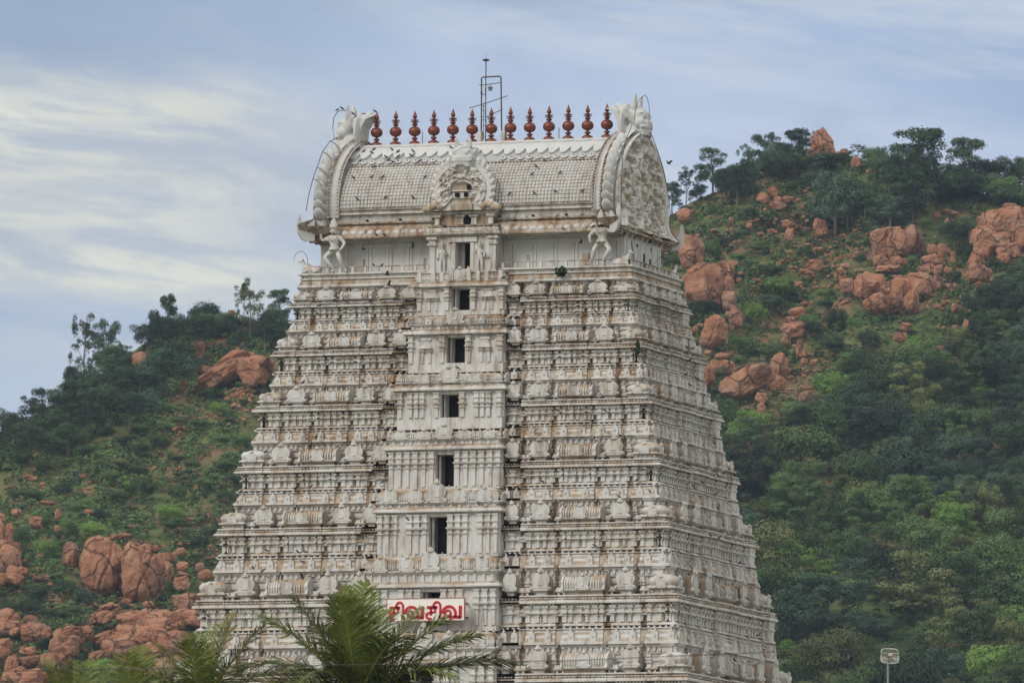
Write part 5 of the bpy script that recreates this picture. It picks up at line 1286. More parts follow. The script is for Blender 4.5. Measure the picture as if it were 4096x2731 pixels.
LIST = '''3375,603,30,14,s 3369,615,54,16,s 3052,678,26,22,r 3025,697,36,20,r 3090,770,40,40,b 3052,795,46,42,r 3110,800,28,28,r 3151,800,44,26,b 3110,824,64,30,s 3178,668,30,22,b 3165,686,46,20,s 2735,862,50,56,r 2770,846,20,16,r 2925,883,20,26,b 2996,904,24,22,b 2855,921,28,12,s 3042,936,26,14,s 3165,905,76,36,b 3158,938,32,54,b 3090,927,36,22,b 3277,900,50,50,b 3290,930,56,30,s 2722,938,38,20,r 2787,943,22,18,r
2657,995,28,22,r 2749,1116,36,28,r 2941,1055,22,18,r 2891,1027,20,24,r 2917,1206,56,76,b 2942,1272,50,80,b 2915,1262,30,40,b 2800,1301,22,18,r 2783,1317,26,22,r 2834,1410,30,20,r 3191,1254,58,46,b 3160,1290,40,44,b 3177,1325,90,68,b 3143,1347,42,74,b 3201,1402,42,72,p 3123,1403,36,22,b 3361,1100,44,52,b 3378,1063,38,20,b 3388,1146,52,60,b 3440,1152,62,82,b 3262,1060,60,48,b 3228,1088,56,18,s 3279,998,40,16,s 3194,1138,32,26,b 3259,1152,28,16,s 3228,1217,50,18,s 3116,1063,22,26,r 2958,1121,22,16,r 2966,1095,28,14,s
3524,1044,58,52,r 3575,1050,68,46,r 3554,1078,100,32,b 3616,1047,30,32,b 3726,996,38,38,b 3769,1003,38,50,r 3806,1017,30,24,b 3721,1044,62,46,b 3706,1081,64,42,b 3755,1078,34,34,b 3762,1044,22,30,r 3806,1040,28,28,b 3791,1081,32,28,b 3881,1100,24,62,r 3917,1150,32,40,r 3969,1119,24,26,r 4017,1037,52,44,r 4034,996,36,42,b 4065,1013,30,38,b 3514,1142,56,78,b 3588,1156,96,74,b 3684,1140,98,88,r 3602,1112,64,24,s 3568,1215,88,62,b 3618,1222,42,44,b 3745,1110,22,70,b 3760,1142,30,30,b 3650,1105,40,26,b
3960,896,86,96,b 4032,882,96,84,b 4086,935,80,110,b 4000,964,76,62,b 4037,828,66,28,r 3985,852,70,26,s 3930,940,50,70,b 4060,986,50,30,b 3762,763,38,28,b 3796,851,60,18,s 3745,861,30,22,b 3789,888,20,26,b 3422,650,40,40,r 3480,686,28,16,s 3745,1224,32,18,b 3782,1210,36,18,b 3826,1235,42,36,b 3866,1309,38,64,p 3622,1309,40,34,b 3599,1348,52,42,b 3820,1312,30,22,r 3796,1147,20,28,r 3819,1142,16,20,r 3430,1010,20,12,s
2824,1506,56,88,r 2863,1470,46,62,r 2906,1470,56,62,r 2888,1424,52,24,r 3047,1590,46,40,b 3046,1632,30,44,b 3217,1444,26,26,r 3256,1450,30,24,b 3265,1487,28,16,s 3220,1590,46,52,b 3235,1552,24,14,s 3756,1397,56,30,b 3780,1452,64,22,r 3741,1688,26,46,b 3150,1480,24,28,b 3160,1508,28,16,b 3040,1470,50,34,r
926,1254,30,28,b 939,1282,34,26,b 918,1306,42,26,b 556,1440,52,66,r 786,1400,60,76,b 678,1392,28,22,b 1000,1478,70,92,b 1058,1476,70,86,b 867,1512,60,30,s 820,1480,60,30,s 714,1713,42,16,s 296,1757,28,26,r 925,1415,22,12,r 855,1522,30,20,r 1040,1520,50,26,b 735,1542,26,46,r
464,2148,62,22,b 502,2142,52,18,b 659,2285,62,76,r 647,2231,36,44,r 670,2225,28,38,r 697,2227,26,38,r 730,2264,44,38,r 802,2269,38,36,r 728,2332,62,56,b 726,2206,40,30,r 734,2300,52,24,b 825,2300,60,40,r 845,2231,52,16,b 600,2195,70,34,b 510,2350,60,60,r 620,2350,60,70,r 470,2330,40,60,b 145,2090,46,52,r 232,2057,24,46,r 66,2049,36,30,r 25,2140,62,82,b 365,2049,52,24,r 118,1910,52,20,s 332,1900,28,22,r 85,2285,52,36,b 166,2314,62,26,b 20,2185,60,50,b 228,2115,30,26,r 760,2075,34,14,r 528,2105,36,18,b 300,1963,20,10,s 170,1935,20,12,r 45,1945,24,14,s 190,2010,60,18,s
589,2418,46,28,r 502,2405,42,22,r 439,2424,72,20,s 518,2474,112,62,s 643,2472,92,62,b 746,2403,100,70,b 767,2466,84,62,b 410,2470,92,50,s 145,2524,112,72,b 243,2612,62,46,b 51,2664,56,82,r 510,2530,92,60,b 561,2545,82,92,b 627,2510,100,72,b 585,2612,92,62,b 702,2586,140,112,r 430,2547,72,50,b 398,2622,82,40,b 482,2589,62,52,b 229,2457,22,18,r 278,2456,24,16,r 350,2505,24,18,r 110,2600,60,30,b 700,2470,50,50,b 60,2720,80,40,b 640,2660,70,50,b 320,2560,40,26,b'''.split()
KN = {'r': 'round', 'b': 'block', 's': 'slab', 'p': 'peak'}
for e in LIST:
    a = e.split(','); B(*[float(x) for x in a[:4]], KN[a[4]], rnd.uniform(-14, 14))
for k in range(70):
    if k < 46: px, py = rnd.gauss(590, 120), rnd.gauss(2570, 75)
    else: px, py = rnd.uniform(-20, 330), rnd.uniform(2470, 2760)
    w = rnd.uniform(45, 115)
    B(px, py, w, w*rnd.uniform(.45, .8), rnd.choice(('block', 'slab', 'round', 'block')), rnd.uniform(-25, 12))
for k in range(14): B(rnd.uniform(-20, 110), rnd.uniform(2050, 2330), rnd.uniform(40, 90), rnd.uniform(30, 70), rnd.choice(('block', 'round')), rnd.uniform(-20, 20))
for k in range(12): B(rnd.uniform(3930, 4140), rnd.uniform(860, 1000), rnd.uniform(60, 110), rnd.uniform(50, 90), 'block', rnd.uniform(-20, 20))
for k in range(10): B(rnd.uniform(3460, 3700), rnd.uniform(1120, 1230), rnd.uniform(50, 100), rnd.uniform(50, 80), 'block', rnd.uniform(-20, 20))
# loose stones: nobody could count them
st = MB(); ico = [(0, 0, 1), (.9, 0, .3), (.28, .85, .35), (-.72, .53, .3), (-.72, -.53, .25), (.28, -.85, .3), (.7, .5, -.4), (-.3, .8, -.4), (-.9, 0, -.4), (-.3, -.8, -.4), (.7, -.5, -.4), (0, 0, -.8)]
icf = [(0, 1, 2), (0, 2, 3), (0, 3, 4), (0, 4, 5), (0, 5, 1), (1, 6, 2), (2, 7, 3), (3, 8, 4), (4, 9, 5), (5, 10, 1), (6, 7, 2), (7, 8, 3), (8, 9, 4), (9, 10, 5), (10, 6, 1)]
def stones(cx, cy_, sx, sy, n, s0_, s1_):
    for k in range(n):
        px, py = rnd.gauss(cx, sx), rnd.gauss(cy_, sy)
        if py < ridge(px)+15: continue
        t = float(depth(px, py))-1.; s_ = rnd.uniform(s0_, s1_)*1.45*t/FPX*.5; c = at(px, py, t); a_ = rnd.uniform(0, 6); q = np.array(ico)*[s_*rnd.uniform(.8, 1.6), s_, s_*rnd.uniform(.5, .9)]
        q = q@np.array([[math.cos(a_), math.sin(a_), 0], [-math.sin(a_), math.cos(a_), 0], [0, 0, 1]])*rnd.uniform(.8, 1.1); st.add(q+c, icf)
for a in ((950, 1590, 38, 24, 130, 8, 22), (900, 1650, 26, 26, 70, 8, 20), (760, 1640, 60, 40, 50, 6, 16), (710, 1710, 40, 20, 50, 6, 16), (600, 1850, 160, 60, 90, 6, 16), (300, 1950, 180, 70, 80, 6, 16), (750, 2200, 90, 60, 80, 8, 18), (500, 2500, 200, 90, 160, 8, 24), (100, 2350, 80, 90, 60, 8, 20), (640, 2440, 110, 30, 60, 8, 22),
          (3100, 830, 140, 60, 90, 6, 16), (3200, 920, 120, 50, 90, 6, 18), (3270, 1050, 70, 40, 110, 6, 20), (3220, 1130, 80, 50, 90, 6, 16), (2990, 1150, 60, 40, 60, 6, 14), (3400, 1080, 70, 70, 70, 6, 16), (3550, 1200, 160, 60, 110, 6, 18), (3800, 1170, 80, 50, 90, 6, 18), (3700, 850, 140, 50, 60, 6, 16), (2950, 930, 140, 60, 80, 5, 14), (3250, 1480, 50, 50, 60, 6, 16), (3180, 1560, 60, 30, 40, 6, 16), (3750, 1380, 100, 60, 40, 6, 14), (2900, 1400, 80, 60, 40, 6, 14), (3500, 800, 200, 60, 40, 5, 12)):
    stones(*a)
tag(st.build('loose_stones', M_ROCK, None, loc=(0, 0, 0)), 'loose orange stones strewn over the hillside', 'stones', kind='stuff')

# trees and bushes ---------------------------------------------------------
def crown_arrays(rs, lobes, n, s, gap=0.):
    """leaf quads on and inside ellipsoid lobes; unit plant: width and height 1, standing on z = 0"""
    V = []
    w = np.array([l[3]*l[4] for l in lobes]); w = w/w.sum(); idx = rs.choice(len(lobes), n, p=w); Lb = np.array(lobes)[idx]
    d = rs.normal(size=(n, 3)); d /= np.linalg.norm(d, axis=1)[:, None]; d[:, 2] = np.where(rs.rand(n) < .55, np.abs(d[:, 2]), d[:, 2])
    q = 1-.45*rs.rand(n)**2
    q *= 1+.50*(noise3(d*2.6+idx[:, None], 1.9, 3)-.5)
    q = np.where(rs.rand(n) < .06, q*(1.05+.45*rs.rand(n)), q)        # stray twigs that break the outline
    p_ = Lb[:, :3]+d*q[:, None]*np.stack([Lb[:, 3], Lb[:, 3], Lb[:, 4]], 1)
    nn = d*1.25+rs.normal(size=(n, 3))*.34+[0, 0, .30]; nn /= np.linalg.norm(nn, axis=1)[:, None]
    a = np.cross(nn, rs.normal(size=(n, 3))); a /= np.linalg.norm(a, axis=1)[:, None]; b_ = np.cross(nn, a); z_ = (s*(.6+.8*rs.rand(n)))[:, None]
    return np.stack([p_-a*z_*.55, p_+b_*z_*.36, p_+a*z_*.6, p_-b_*z_*.4], 1).reshape(-1, 3)
def lobes_for(kind, rs):
    Lb = []
    if kind == 'bush':
        Lb = [(0, 0, .42, .36, .36)]
        for k in range(11): a = rs.rand()*6.28; r_ = .16+.2*rs.rand(); Lb.append((r_*math.cos(a), r_*math.sin(a), .28+.48*rs.rand()*(1-r_), .13+.08*rs.rand(), .12+.08*rs.rand()))
    elif kind == 'tree':
        Lb = [(0, 0, .55, .26, .26)]
        for k in range(22): a = rs.rand()*6.28; r_ = .10+.28*rs.rand(); Lb.append((r_*math.cos(a), r_*math.sin(a), .24+.62*rs.rand()*(1.1-r_), .10+.08*rs.rand(), .08+.07*rs.rand()))
    elif kind == 'umbrella':
        for k in range(24): a = rs.rand()*6.28; h = rs.rand(); r_ = .40*rs.rand()**.5*(1.15-.75*abs(h-.35)); Lb.append((r_*math.cos(a), r_*math.sin(a), .26+.66*h, .085+.08*rs.rand(), .055+.055*rs.rand()))
    elif kind == 'sparse':
        for k in range(26): a = rs.rand()*6.28; h = rs.rand(); r_ = .40*rs.rand()**.6*(1.1-.5*h); Lb.append((r_*math.cos(a), r_*math.sin(a), .22+.72*h, .05+.05*rs.rand(), .05+.04*rs.rand()))
    elif kind == 'conifer':
        for k in range(40): h = rs.rand()**1.15; a = rs.rand()*6.28; r_ = .42*(1-h)**.55*rs.uniform(.2, 1); Lb.append((r_*math.cos(a), r_*math.sin(a), .14+.80*h, .07+.07*rs.rand()*(1.2-h), .045+.04*rs.rand()))
    return Lb
MC = {}
def plant_mesh(kind, colr, v):
    key = (kind, colr, v)
    if key in MC: return MC[key]
    for c2 in LEAF:
        if (kind, c2, v) in MC:
            me0, tm0 = MC[(kind, c2, v)]; me = me0.copy(); me.materials[0] = LEAF[colr]; MC[key] = (me, tm0); return MC[key]
    rs = np.random.RandomState(abs(hash((('bush', 'tree', 'umbrella', 'sparse', 'conifer').index(kind)*7+v))) % 9999); Lb = lobes_for(kind, rs)
    n, s = {'bush': (5200, .032), 'tree': (6400, .027), 'umbrella': (6000, .027), 'sparse': (3000, .024), 'conifer': (6000, .03)}[kind]
    P = crown_arrays(rs, Lb, n, s); P[:, 2] = np.maximum(P[:, 2], .0)
    me = bpy.data.meshes.new('crown'); me.from_pydata(P.tolist(), [], np.arange(len(P)).reshape(-1, 4).tolist()); me.materials.append(LEAF[colr])
    tr = MB()
    if kind in ('umbrella', 'sparse', 'tree', 'conifer'):
        w0 = {'umbrella': .020, 'sparse': .014, 'tree': .022, 'conifer': .016}[kind]; top = .55 if kind != 'conifer' else .85
        tr.tube([(0, 0, -.08), (.01, 0, .2), (-.01, .01, top*.8), (0, 0, top)], [w0*1.3, w0, w0*.8, w0*.5], 6)
        for l in Lb[:10]:
            h0 = min(top*.9, l[2]*rs.uniform(.5, .8)); tr.tube([(0, 0, h0), (l[0]*.5, l[1]*.5, h0+(l[2]-h0)*.7), (l[0], l[1], l[2])], [w0*.5, w0*.35, w0*.15], 4)
    tm = None
    if tr.V:
        o = tr.build('trunk', M_BARK, None, loc=(0, 0, 0)); tm = o.data; bpy.data.objects.remove(o)
    MC[key] = (me, tm); return MC[key]
M_BARK = flat('pale_brown_bark', (.17, .13, .10), .9, .3, 2.)
def plant(px, pb, w, h, kind, colr, v, label, cat, group, trunk=False, dt=-1.5):
    """plant whose foot is at (px, pb) and which covers w x h there"""
    t = float(depth(px, pb))+dt; s_ = t/FPX; me, tm = plant_mesh(kind, colr, v); P = at(px, pb, t)
    nm = {'bush': 'bush', 'tree': 'leafy_tree', 'umbrella': 'umbrella_tree', 'sparse': 'sparse_tree', 'conifer': 'pine_tree'}[kind]
    rz = rnd.uniform(0, 6.28); sc_ = (w*s_/.92, w*s_/.92, h*s_/.97)
    if trunk and tm:
        o = empty(nm, P, label, cat, group); o.rotation_euler = (0, 0, rz); o.scale = sc_
        c = bpy.data.objects.new('crown', me); C.objects.link(c); c.parent = o
        c = bpy.data.objects.new('trunk', tm); C.objects.link(c); c.parent = o
    else:
        o = bpy.data.objects.new(nm, me); C.objects.link(o); o.location = P; o.rotation_euler = (0, 0, rz); o.scale = sc_; tag(o, label, cat, group)
    return o
KD = {'u': 'umbrella', 's': 'sparse', 't': 'tree', 'c': 'conifer', 'b': 'bush'}; CD = {'d': 'dark', 'm': 'mid', 'b': 'bright', 'o': 'olive', 'l': 'blue'}
ADJ = {'dark': 'dark green', 'mid': 'mid green', 'bright': 'bright green', 'olive': 'olive', 'blue': 'bluish green'}
NM = {'umbrella': 'flat-topped tree with layered branches', 'sparse': 'thin see-through tree', 'tree': 'bushy tree', 'conifer': 'tapering tree', 'bush': 'round bush'}
for k in range(76):
    px = rnd.uniform(-40, 1190) if k < 24 else rnd.uniform(3480, 4150) if k < 62 else rnd.uniform(2850, 3260)
    pb = float(ridge(px))+rnd.uniform(4, 60); cl_ = rnd.choice(('dark', 'dark', 'blue', 'mid')); w = rnd.uniform(80, 165)
    where = 'along the left crest' if px < 1300 else 'along the right crest'
    plant(px, pb, w, w*rnd.uniform(.65, 1.), 'bush', cl_, k % 4, '%s bush among the tree trunks %s' % (ADJ[cl_], where), 'bush', '%s bushes %s' % (ADJ[cl_], where))
# silhouettes on the two crests: foot px, foot py, width, height
CREST = '''2852,775,140,170,u,d 2745,830,92,150,s,d 2688,850,90,110,u,l 2800,795,76,66,t,l 2905,805,110,150,t,d 2948,830,124,190,t,d 2985,800,90,200,s,l 3066,680,118,138,u,d 3012,712,110,110,s,l 3130,700,100,120,u,d 3185,672,110,140,u,l 3225,660,70,135,s,d 3235,700,100,90,t,d 3325,650,94,50,b,d 3290,680,100,70,t,l 3432,640,70,60,s,d 3520,770,70,180,s,l 3560,765,120,150,t,l 3680,800,235,262,u,d 3690,800,170,215,t,d 3640,830,190,180,t,d 3730,745,100,110,s,d 3862,770,170,200,u,d 3900,770,130,140,t,d 3820,760,110,120,t,l 3960,745,110,110,t,d 4030,765,130,145,t,d 4095,775,110,160,t,d 3340,930,190,260,t,l 3255,800,120,130,t,l 3390,900,130,180,t,l 3460,860,120,140,t,d 3560,900,150,130,t,l 3650,880,130,110,t,d
10,1760,120,130,t,d 55,1790,130,140,t,d 140,1735,130,165,u,d 120,1840,170,150,t,d 200,1780,150,150,t,d 240,1705,110,110,s,d 290,1650,90,170,u,d 335,1560,120,270,s,o 300,1600,90,140,t,d 425,1500,110,205,u,l 395,1480,60,110,s,l 487,1485,76,110,s,l 350,1640,140,170,t,d 430,1600,170,190,t,d 480,1570,120,150,t,d 330,1760,170,160,t,d 440,1690,180,160,t,d 270,1810,150,130,t,d 590,1420,110,140,t,d 640,1440,130,200,t,d 672,1400,80,200,u,d 600,1370,80,70,s,d 730,1400,130,150,t,d 775,1345,50,110,s,l 700,1470,160,130,t,d 660,1580,220,200,t,l 560,1610,170,160,t,d 820,1390,120,130,t,d 850,1350,130,90,b,d 910,1320,90,80,b,d 1000,1350,110,190,s,o 975,1300,70,170,s,o 1115,1300,96,130,u,d 1060,1400,120,150,t,l 1120,1400,120,140,t,d 520,1700,130,130,t,d 580,1660,110,110,t,l 960,1400,90,90,t,d 750,1500,100,100,t,l'''.split()
for k, e in enumerate(CREST):
    a = e.split(','); px, pb, w, h = [float(x) for x in a[:4]]; kd, cl_ = KD[a[4]], CD[a[5]]
    side = 'left' if px < 1500 else 'right'
    if side == 'left': where = 'at the far left end of the left crest' if px < 180 else 'on the left crest among the tall feathery trees' if px < 520 else 'on the left crest before the stacked rocks' if px < 880 else 'on the left crest beside the tower'
    else: where = 'on the right crest left of the pointed rock' if px < 3200 else 'around the pointed rock on the right crest' if px < 3460 else 'on the right crest right of the pointed rock' if px < 3800 else 'at the right end of the right crest'
    if kd == 'bush': kd2 = 'bush'
    plant(px, pb+4, w*(1.5 if kd == 'sparse' else 1.25), h*1.12, kd, cl_, k % 4, '%s %s %s' % (ADJ[cl_], NM[kd], where), 'tree' if kd != 'bush' else 'bush', '%s %ss %s' % (ADJ[cl_], kd, where), trunk=True)
BUSH = '''3120,1205,152,122,b,b 3018,1302,106,126,b,b 2842,1070,118,142,b,m 2690,1085,82,84,b,m 2790,1295,84,110,b,d 3220,1045,72,84,b,m 3085,1105,140,60,b,d 3100,1455,134,110,b,m 3260,1355,96,80,b,d 3350,1325,120,116,b,d 3480,1410,110,100,t,l 3400,1500,130,116,b,m 3835,985,160,115,b,d 3655,1420,90,100,b,b 2960,1400,110,70,b,m 3150,1200,100,60,b,d 3085,1250,120,90,b,d 3195,1440,70,60,b,d 2900,1300,60,60,b,m 2830,1260,120,80,b,d 3240,1330,100,90,b,m 3330,1410,120,80,b,d 3420,1330,90,80,b,m 3300,1200,80,60,b,m 3300,1240,80,50,b,d 3640,1190,44,60,b,m 3820,1130,60,60,b,d 3860,1050,80,100,b,d 3940,1190,80,60,b,d 3800,950,100,80,b,l 3700,1150,60,50,b,m 3480,1010,60,80,b,d 3440,1060,70,50,b,m 3650,1060,50,50,b,m 3870,1240,90,80,b,d 3960,1270,140,120,t,l 4060,1200,120,110,t,l 3850,1310,50,90,b,d 3570,880,120,60,b,m 3700,910,80,50,b,m 2970,960,80,50,b,d 3020,1010,90,50,b,m 2950,1050,90,50,b,m 2880,980,60,40,b,m 3000,870,80,50,b,d 3160,770,80,50,b,m 3060,900,60,40,b,m 2960,1470,80,60,b,m 3000,1440,90,60,b,d 2880,1520,80,70,b,o 3560,1100,60,50,b,d 3940,960,90,60,b,d 4060,1120,90,70,b,m 3980,1080,80,60,b,m
182,2240,134,106,b,b 373,2160,144,96,b,b 87,2210,98,126,b,d 568,1995,132,106,b,m 705,2000,84,84,b,m 680,2090,126,96,b,b 705,2135,154,80,b,m 315,2060,112,80,b,m 274,2140,96,84,b,m 182,2115,64,64,b,m 33,2350,76,76,b,m 257,2395,116,100,b,d 137,2410,136,96,b,d 336,2415,84,80,b,l 124,2475,116,96,b,d 33,2480,96,116,b,d 680,2390,64,66,b,m 249,2480,84,60,b,m 878,1680,90,92,b,b 842,1600,116,66,b,m 974,1635,44,54,b,m 561,1735,96,52,b,m 561,1825,86,66,b,m 709,1700,76,46,b,m 796,1712,86,46,b,m 969,1800,96,86,b,m 421,2705,136,90,b,b 304,2560,126,96,b,d 400,2080,90,60,b,l 470,2010,90,60,b,d 440,1930,90,60,b,m 250,1985,90,70,b,d 640,1960,90,50,b,b 520,1960,70,50,b,b 820,1960,100,60,b,m 900,1880,100,60,b,m 880,1780,100,50,b,m 770,1880,80,50,b,m 640,1790,90,60,b,m 660,1730,70,50,b,m 500,1790,80,60,b,d 420,1760,90,70,b,d 330,1830,100,60,b,m 90,1850,100,60,b,d 60,2000,90,60,b,m 130,2000,90,50,b,m 200,2480,100,60,b,m 300,2460,80,50,b,m 60,2560,80,60,b,m 180,2600,100,70,b,d 120,2700,80,70,b,m 800,2190,80,60,b,d 840,2150,90,60,b,m 790,2240,60,40,b,m 500,2440,60,30,b,m 640,2425,70,26,b,m 560,2440,60,24,b,m 350,2360,60,50,b,d 420,2500,60,30,b,d 900,2000,90,50,b,m 930,1940,80,50,b,d 480,1870,80,50,b,o 560,1900,80,50,b,m 700,1850,90,50,b,o 180,1890,110,50,b,o'''.split()
for k, e in enumerate(BUSH):
    a = e.split(','); px, pb, w, h = [float(x) for x in a[:4]]; kd, cl_ = KD[a[4]], CD[a[5]]; reg = zone_name(px, pb-40)
    sz = 'large' if w > 105 else 'small' if w < 75 else 'medium'
    if px < 1300 and 2150 < pb < 2400: reg = 'around the rock pile left of the tower'
    plant(px, pb, w, h, kd, cl_, k % 4, '%s %s %s %s' % (sz, ADJ[cl_], 'round bush' if kd == 'bush' else 'bushy tree', reg), 'bush' if kd == 'bush' else 'tree', '%s %s %ss %s' % (sz, ADJ[cl_], kd, reg))
# forest on the lower right: individual crowns
fr_line = lambda px: np.interp(px, [2700, 2760, 2950, 3150, 3300, 3420, 3600, 3750, 3900, 4096, 4300], [1500, 1560, 1700, 1660, 1560, 1440, 1480, 1400, 1250, 1130, 1100])
cnt = 0; py = 1180.
rows_ = []
while py < 2900:
    sz = 105+55*(py-1200)/1500; px = 2640+rnd.uniform(0, 60)
    while px < 4190:
        qx, qy = px+rnd.uniform(-25, 25), py+rnd.uniform(-22, 22)
        edge = 2700+(qy-1180)*.27      # what the tower hides
        if qy > fr_line(qx)+40 and qx > edge-40: rows_.append((qx, qy, sz*rnd.uniform(.7, 1.35)))
        px += sz*.80
    py += sz*.43
for k, (qx, qy, sz) in enumerate(rows_):
    g = float(fbm(qx/260., qy/200., 3, 9)); q = rnd.random(); br = (qy-1500)/1300
    cl_ = 'blue' if g+q*.3 < .51-.10*br else 'dark' if g+q*.3 < .64-.18*br else 'mid' if q < .62 else 'olive' if q < .86 else 'bright' if br > .45 or q > .97 else 'mid'
    reg = 'at the upper edge of the forest' if qy < fr_line(qx)+190 else 'in the upper forest' if qy < 1900 else 'in the middle of the forest' if qy < 2300 else 'at the foot of the forest slope'
    reg2 = 'beside the tower' if qx < 2700+(qy-1180)*.27+260 else 'near the right edge' if qx > 3800 else 'right of the tower'
    f_ = rnd.choice((.75, .9, 1., 1.15, 1.5)); plant(qx, qy, sz*f_*rnd.uniform(1., 1.25), sz*f_*rnd.uniform(.9, 1.2), rnd.choice(('bush', 'tree', 'tree', 'umbrella')), cl_, k % 4, '%s tree crown %s %s' % (ADJ[cl_], reg, reg2), 'tree', '%s forest trees %s %s' % (ADJ[cl_], reg, reg2), dt=-2)
print('forest', len(rows_))
# undergrowth: low scrub over the whole slope
def scrub(n, xr, seed, col, name, label, s0_, s1_, dens):
    rs = np.random.RandomState(seed); A = []
    unit = [crown_arrays(np.random.RandomState(60+k), [(0, 0, .3, .45, .35), (.25, .1, .35, .25, .25), (-.25, -.1, .3, .25, .2)], 26, .26) for k in range(6)]
    k = 0
    while k < n:
        px = rs.uniform(*xr); r0 = float(ridge(px)); py = rs.uniform(r0+8, 2800)
        if rs.rand() > dens(px, py): continue
        if 2650 < px < 4200 and py > float(fr_line(px))+220 and rs.rand() < .35: continue
        t = float(depth(px, py))-.5; s_ = rs.uniform(s0_, s1_)*t/FPX; a_ = rs.rand()*6.28; q = unit[rs.randint(6)]
        c, z_ = math.cos(a_), math.sin(a_); M_ = np.array([[c, z_, 0], [-z_, c, 0], [0, 0, .75]])*s_
        A.append(q@M_+at(px, py, t)); k += 1
    P = np.concatenate(A); me = bpy.data.meshes.new(name); nf = len(P)//4
    me.vertices.add(len(P)); me.vertices.foreach_set('co', P.reshape(-1)); me.loops.add(nf*4); me.loops.foreach_set('vertex_index', np.arange(nf*4)); me.polygons.add(nf); me.polygons.foreach_set('loop_start', np.arange(nf)*4)
    me.materials.append(col); me.update(); o = bpy.data.objects.new(name, me); C.objects.link(o); return tag(o, label, 'undergrowth', kind='stuff')
dn = lambda s, lo, hi: (lambda px, py: float(np.clip((fbm(px/70., py/45., 4, s)-lo)/(hi-lo), 0, 1)))
scrub(5200, (-150, 1300), 1, LEAF['mid'], 'scrub', 'low green scrub covering the left hillside', 16, 46, dn(3, .38, .56))
scrub(3600, (-150, 1300), 2, LEAF['olive'], 'dry_grass', 'olive dry grass and low shrubs on the left hillside', 12, 34, dn(7, .42, .6))
scrub(2400, (-150, 1300), 5, LEAF['dark'], 'thicket', 'dark thicket between the rocks of the left hillside', 18, 50, dn(13, .48, .62))
scrub(5600, (2500, 4250), 3, LEAF['mid'], 'scrub', 'low green scrub covering the right hillside', 16, 46, dn(4, .38, .56))
scrub(3000, (2500, 4250), 4, LEAF['olive'], 'dry_grass', 'olive dry grass and low shrubs on the right hillside', 12, 34, dn(8, .42, .6))
scrub(2600, (2500, 4250), 6, LEAF['dark'], 'thicket', 'dark thicket between the rocks of the right hillside', 18, 50, dn(14, .48, .62))

scrub(5000, (-2400, -100), 11, LEAF['mid'], 'scrub', 'green scrub on the far left flank of the hill', 30, 80, dn(3, .34, .5))
scrub(5000, (4200, 6600), 12, LEAF['mid'], 'scrub', 'green scrub on the far right flank of the hill', 30, 80, dn(4, .34, .5))
scrub(3000, (1250, 2600), 13, LEAF['dark'], 'thicket', 'dark thicket on the hillside behind the tower', 30, 80, dn(14, .36, .5))
scrub(3000, (-2400, -100), 14, LEAF['dark'], 'thicket', 'dark thicket on the far left flank of the hill', 40, 110, dn(5, .40, .55))
scrub(4000, (4200, 6600), 15, LEAF['dark'], 'thicket', 'dark thicket on the far right flank of the hill', 40, 110, dn(6, .40, .55))
# ================================================================== FOREGROUND
M_FROND = leafmat('coconut_leaflets', (.120, .150, .034), .6, .9, .5); M_FROND2 = leafmat('yellowing_coconut_leaflets', (.15, .14, .04), .4, .9, .5)
M_RACHIS = flat('yellow_green_leaf_rib', (.22, .20, .05), .6, .2, 3.); M_PTRUNK = flat('grey_palm_trunk', (.20, .17, .14), .9, .25, 3.)
def frond(parent, base, az_, el_, Ln, droop, twist, rs, old=False, ll=1.):
    """feather leaf: curved rib with two rows of long narrow leaflets"""
    d0 = Vector((math.cos(az_)*math.cos(el_), math.sin(az_)*math.cos(el_), math.sin(el_))); side = Vector((-math.sin(az_), math.cos(az_), 0))
    P = [Vector(base)]; d = d0.copy(); n = 22
    for k in range(n): d = (d+Vector((0, 0, -droop/n*(1+1.6*k/n)))).normalized(); P.append(P[-1]+d*Ln/n)
    mb = MB(); mb.tube([tuple(p) for p in P], [.045*(1-.85*k/n)*Ln/4+.006 for k in range(n+1)], 5)
    mb.build('leaf_rib', M_RACHIS, parent)
    mb = MB(); V = []; F = []
    nl = int(84*Ln/3.5)
    for k in range(nl):
        f = .14+.86*k/nl; x = f*n; i = min(n-1, int(x)); p = P[i].lerp(P[i+1], x-i); dd = (P[i+1]-P[i]).normalized(); s_ = side-dd*side.dot(dd); s_.normalize(); up = dd.cross(s_)
        if up.z < 0: up = -up
        l0 = Ln*.36*ll*math.sin(math.pi*min(1, .12+.80*f))**.6*(1 if f < .85 else (1.08-f)/.23)
        for sg in (-1, 1):
            a = (s_*sg*.85+dd*(.55+.3*f)+up*rs.uniform(.05, .35)); a.normalize(); a = (a+Vector((rs.gauss(0, .09), rs.gauss(0, .09), rs.gauss(0, .09)))).normalized(); l_ = l0*rs.uniform(.85, 1.1)
            w = .030*Ln/3.5; c1 = p+a*l_*.5+Vector((0, 0, -.05*l_)); c2 = p+a*l_+Vector((0, 0, -(.12+rs.uniform(0, .20))*l_)); wd = dd*w
            i0 = len(V); V += [p-wd*.5, p+wd*.5, c1+wd, c1-wd, c2]; F += [(i0, i0+1, i0+2, i0+3), (i0+3, i0+2, i0+4)]
    mb.add([tuple(v) for v in V], F); return mb.build('leaflets', M_FROND2 if old else M_FROND, parent)
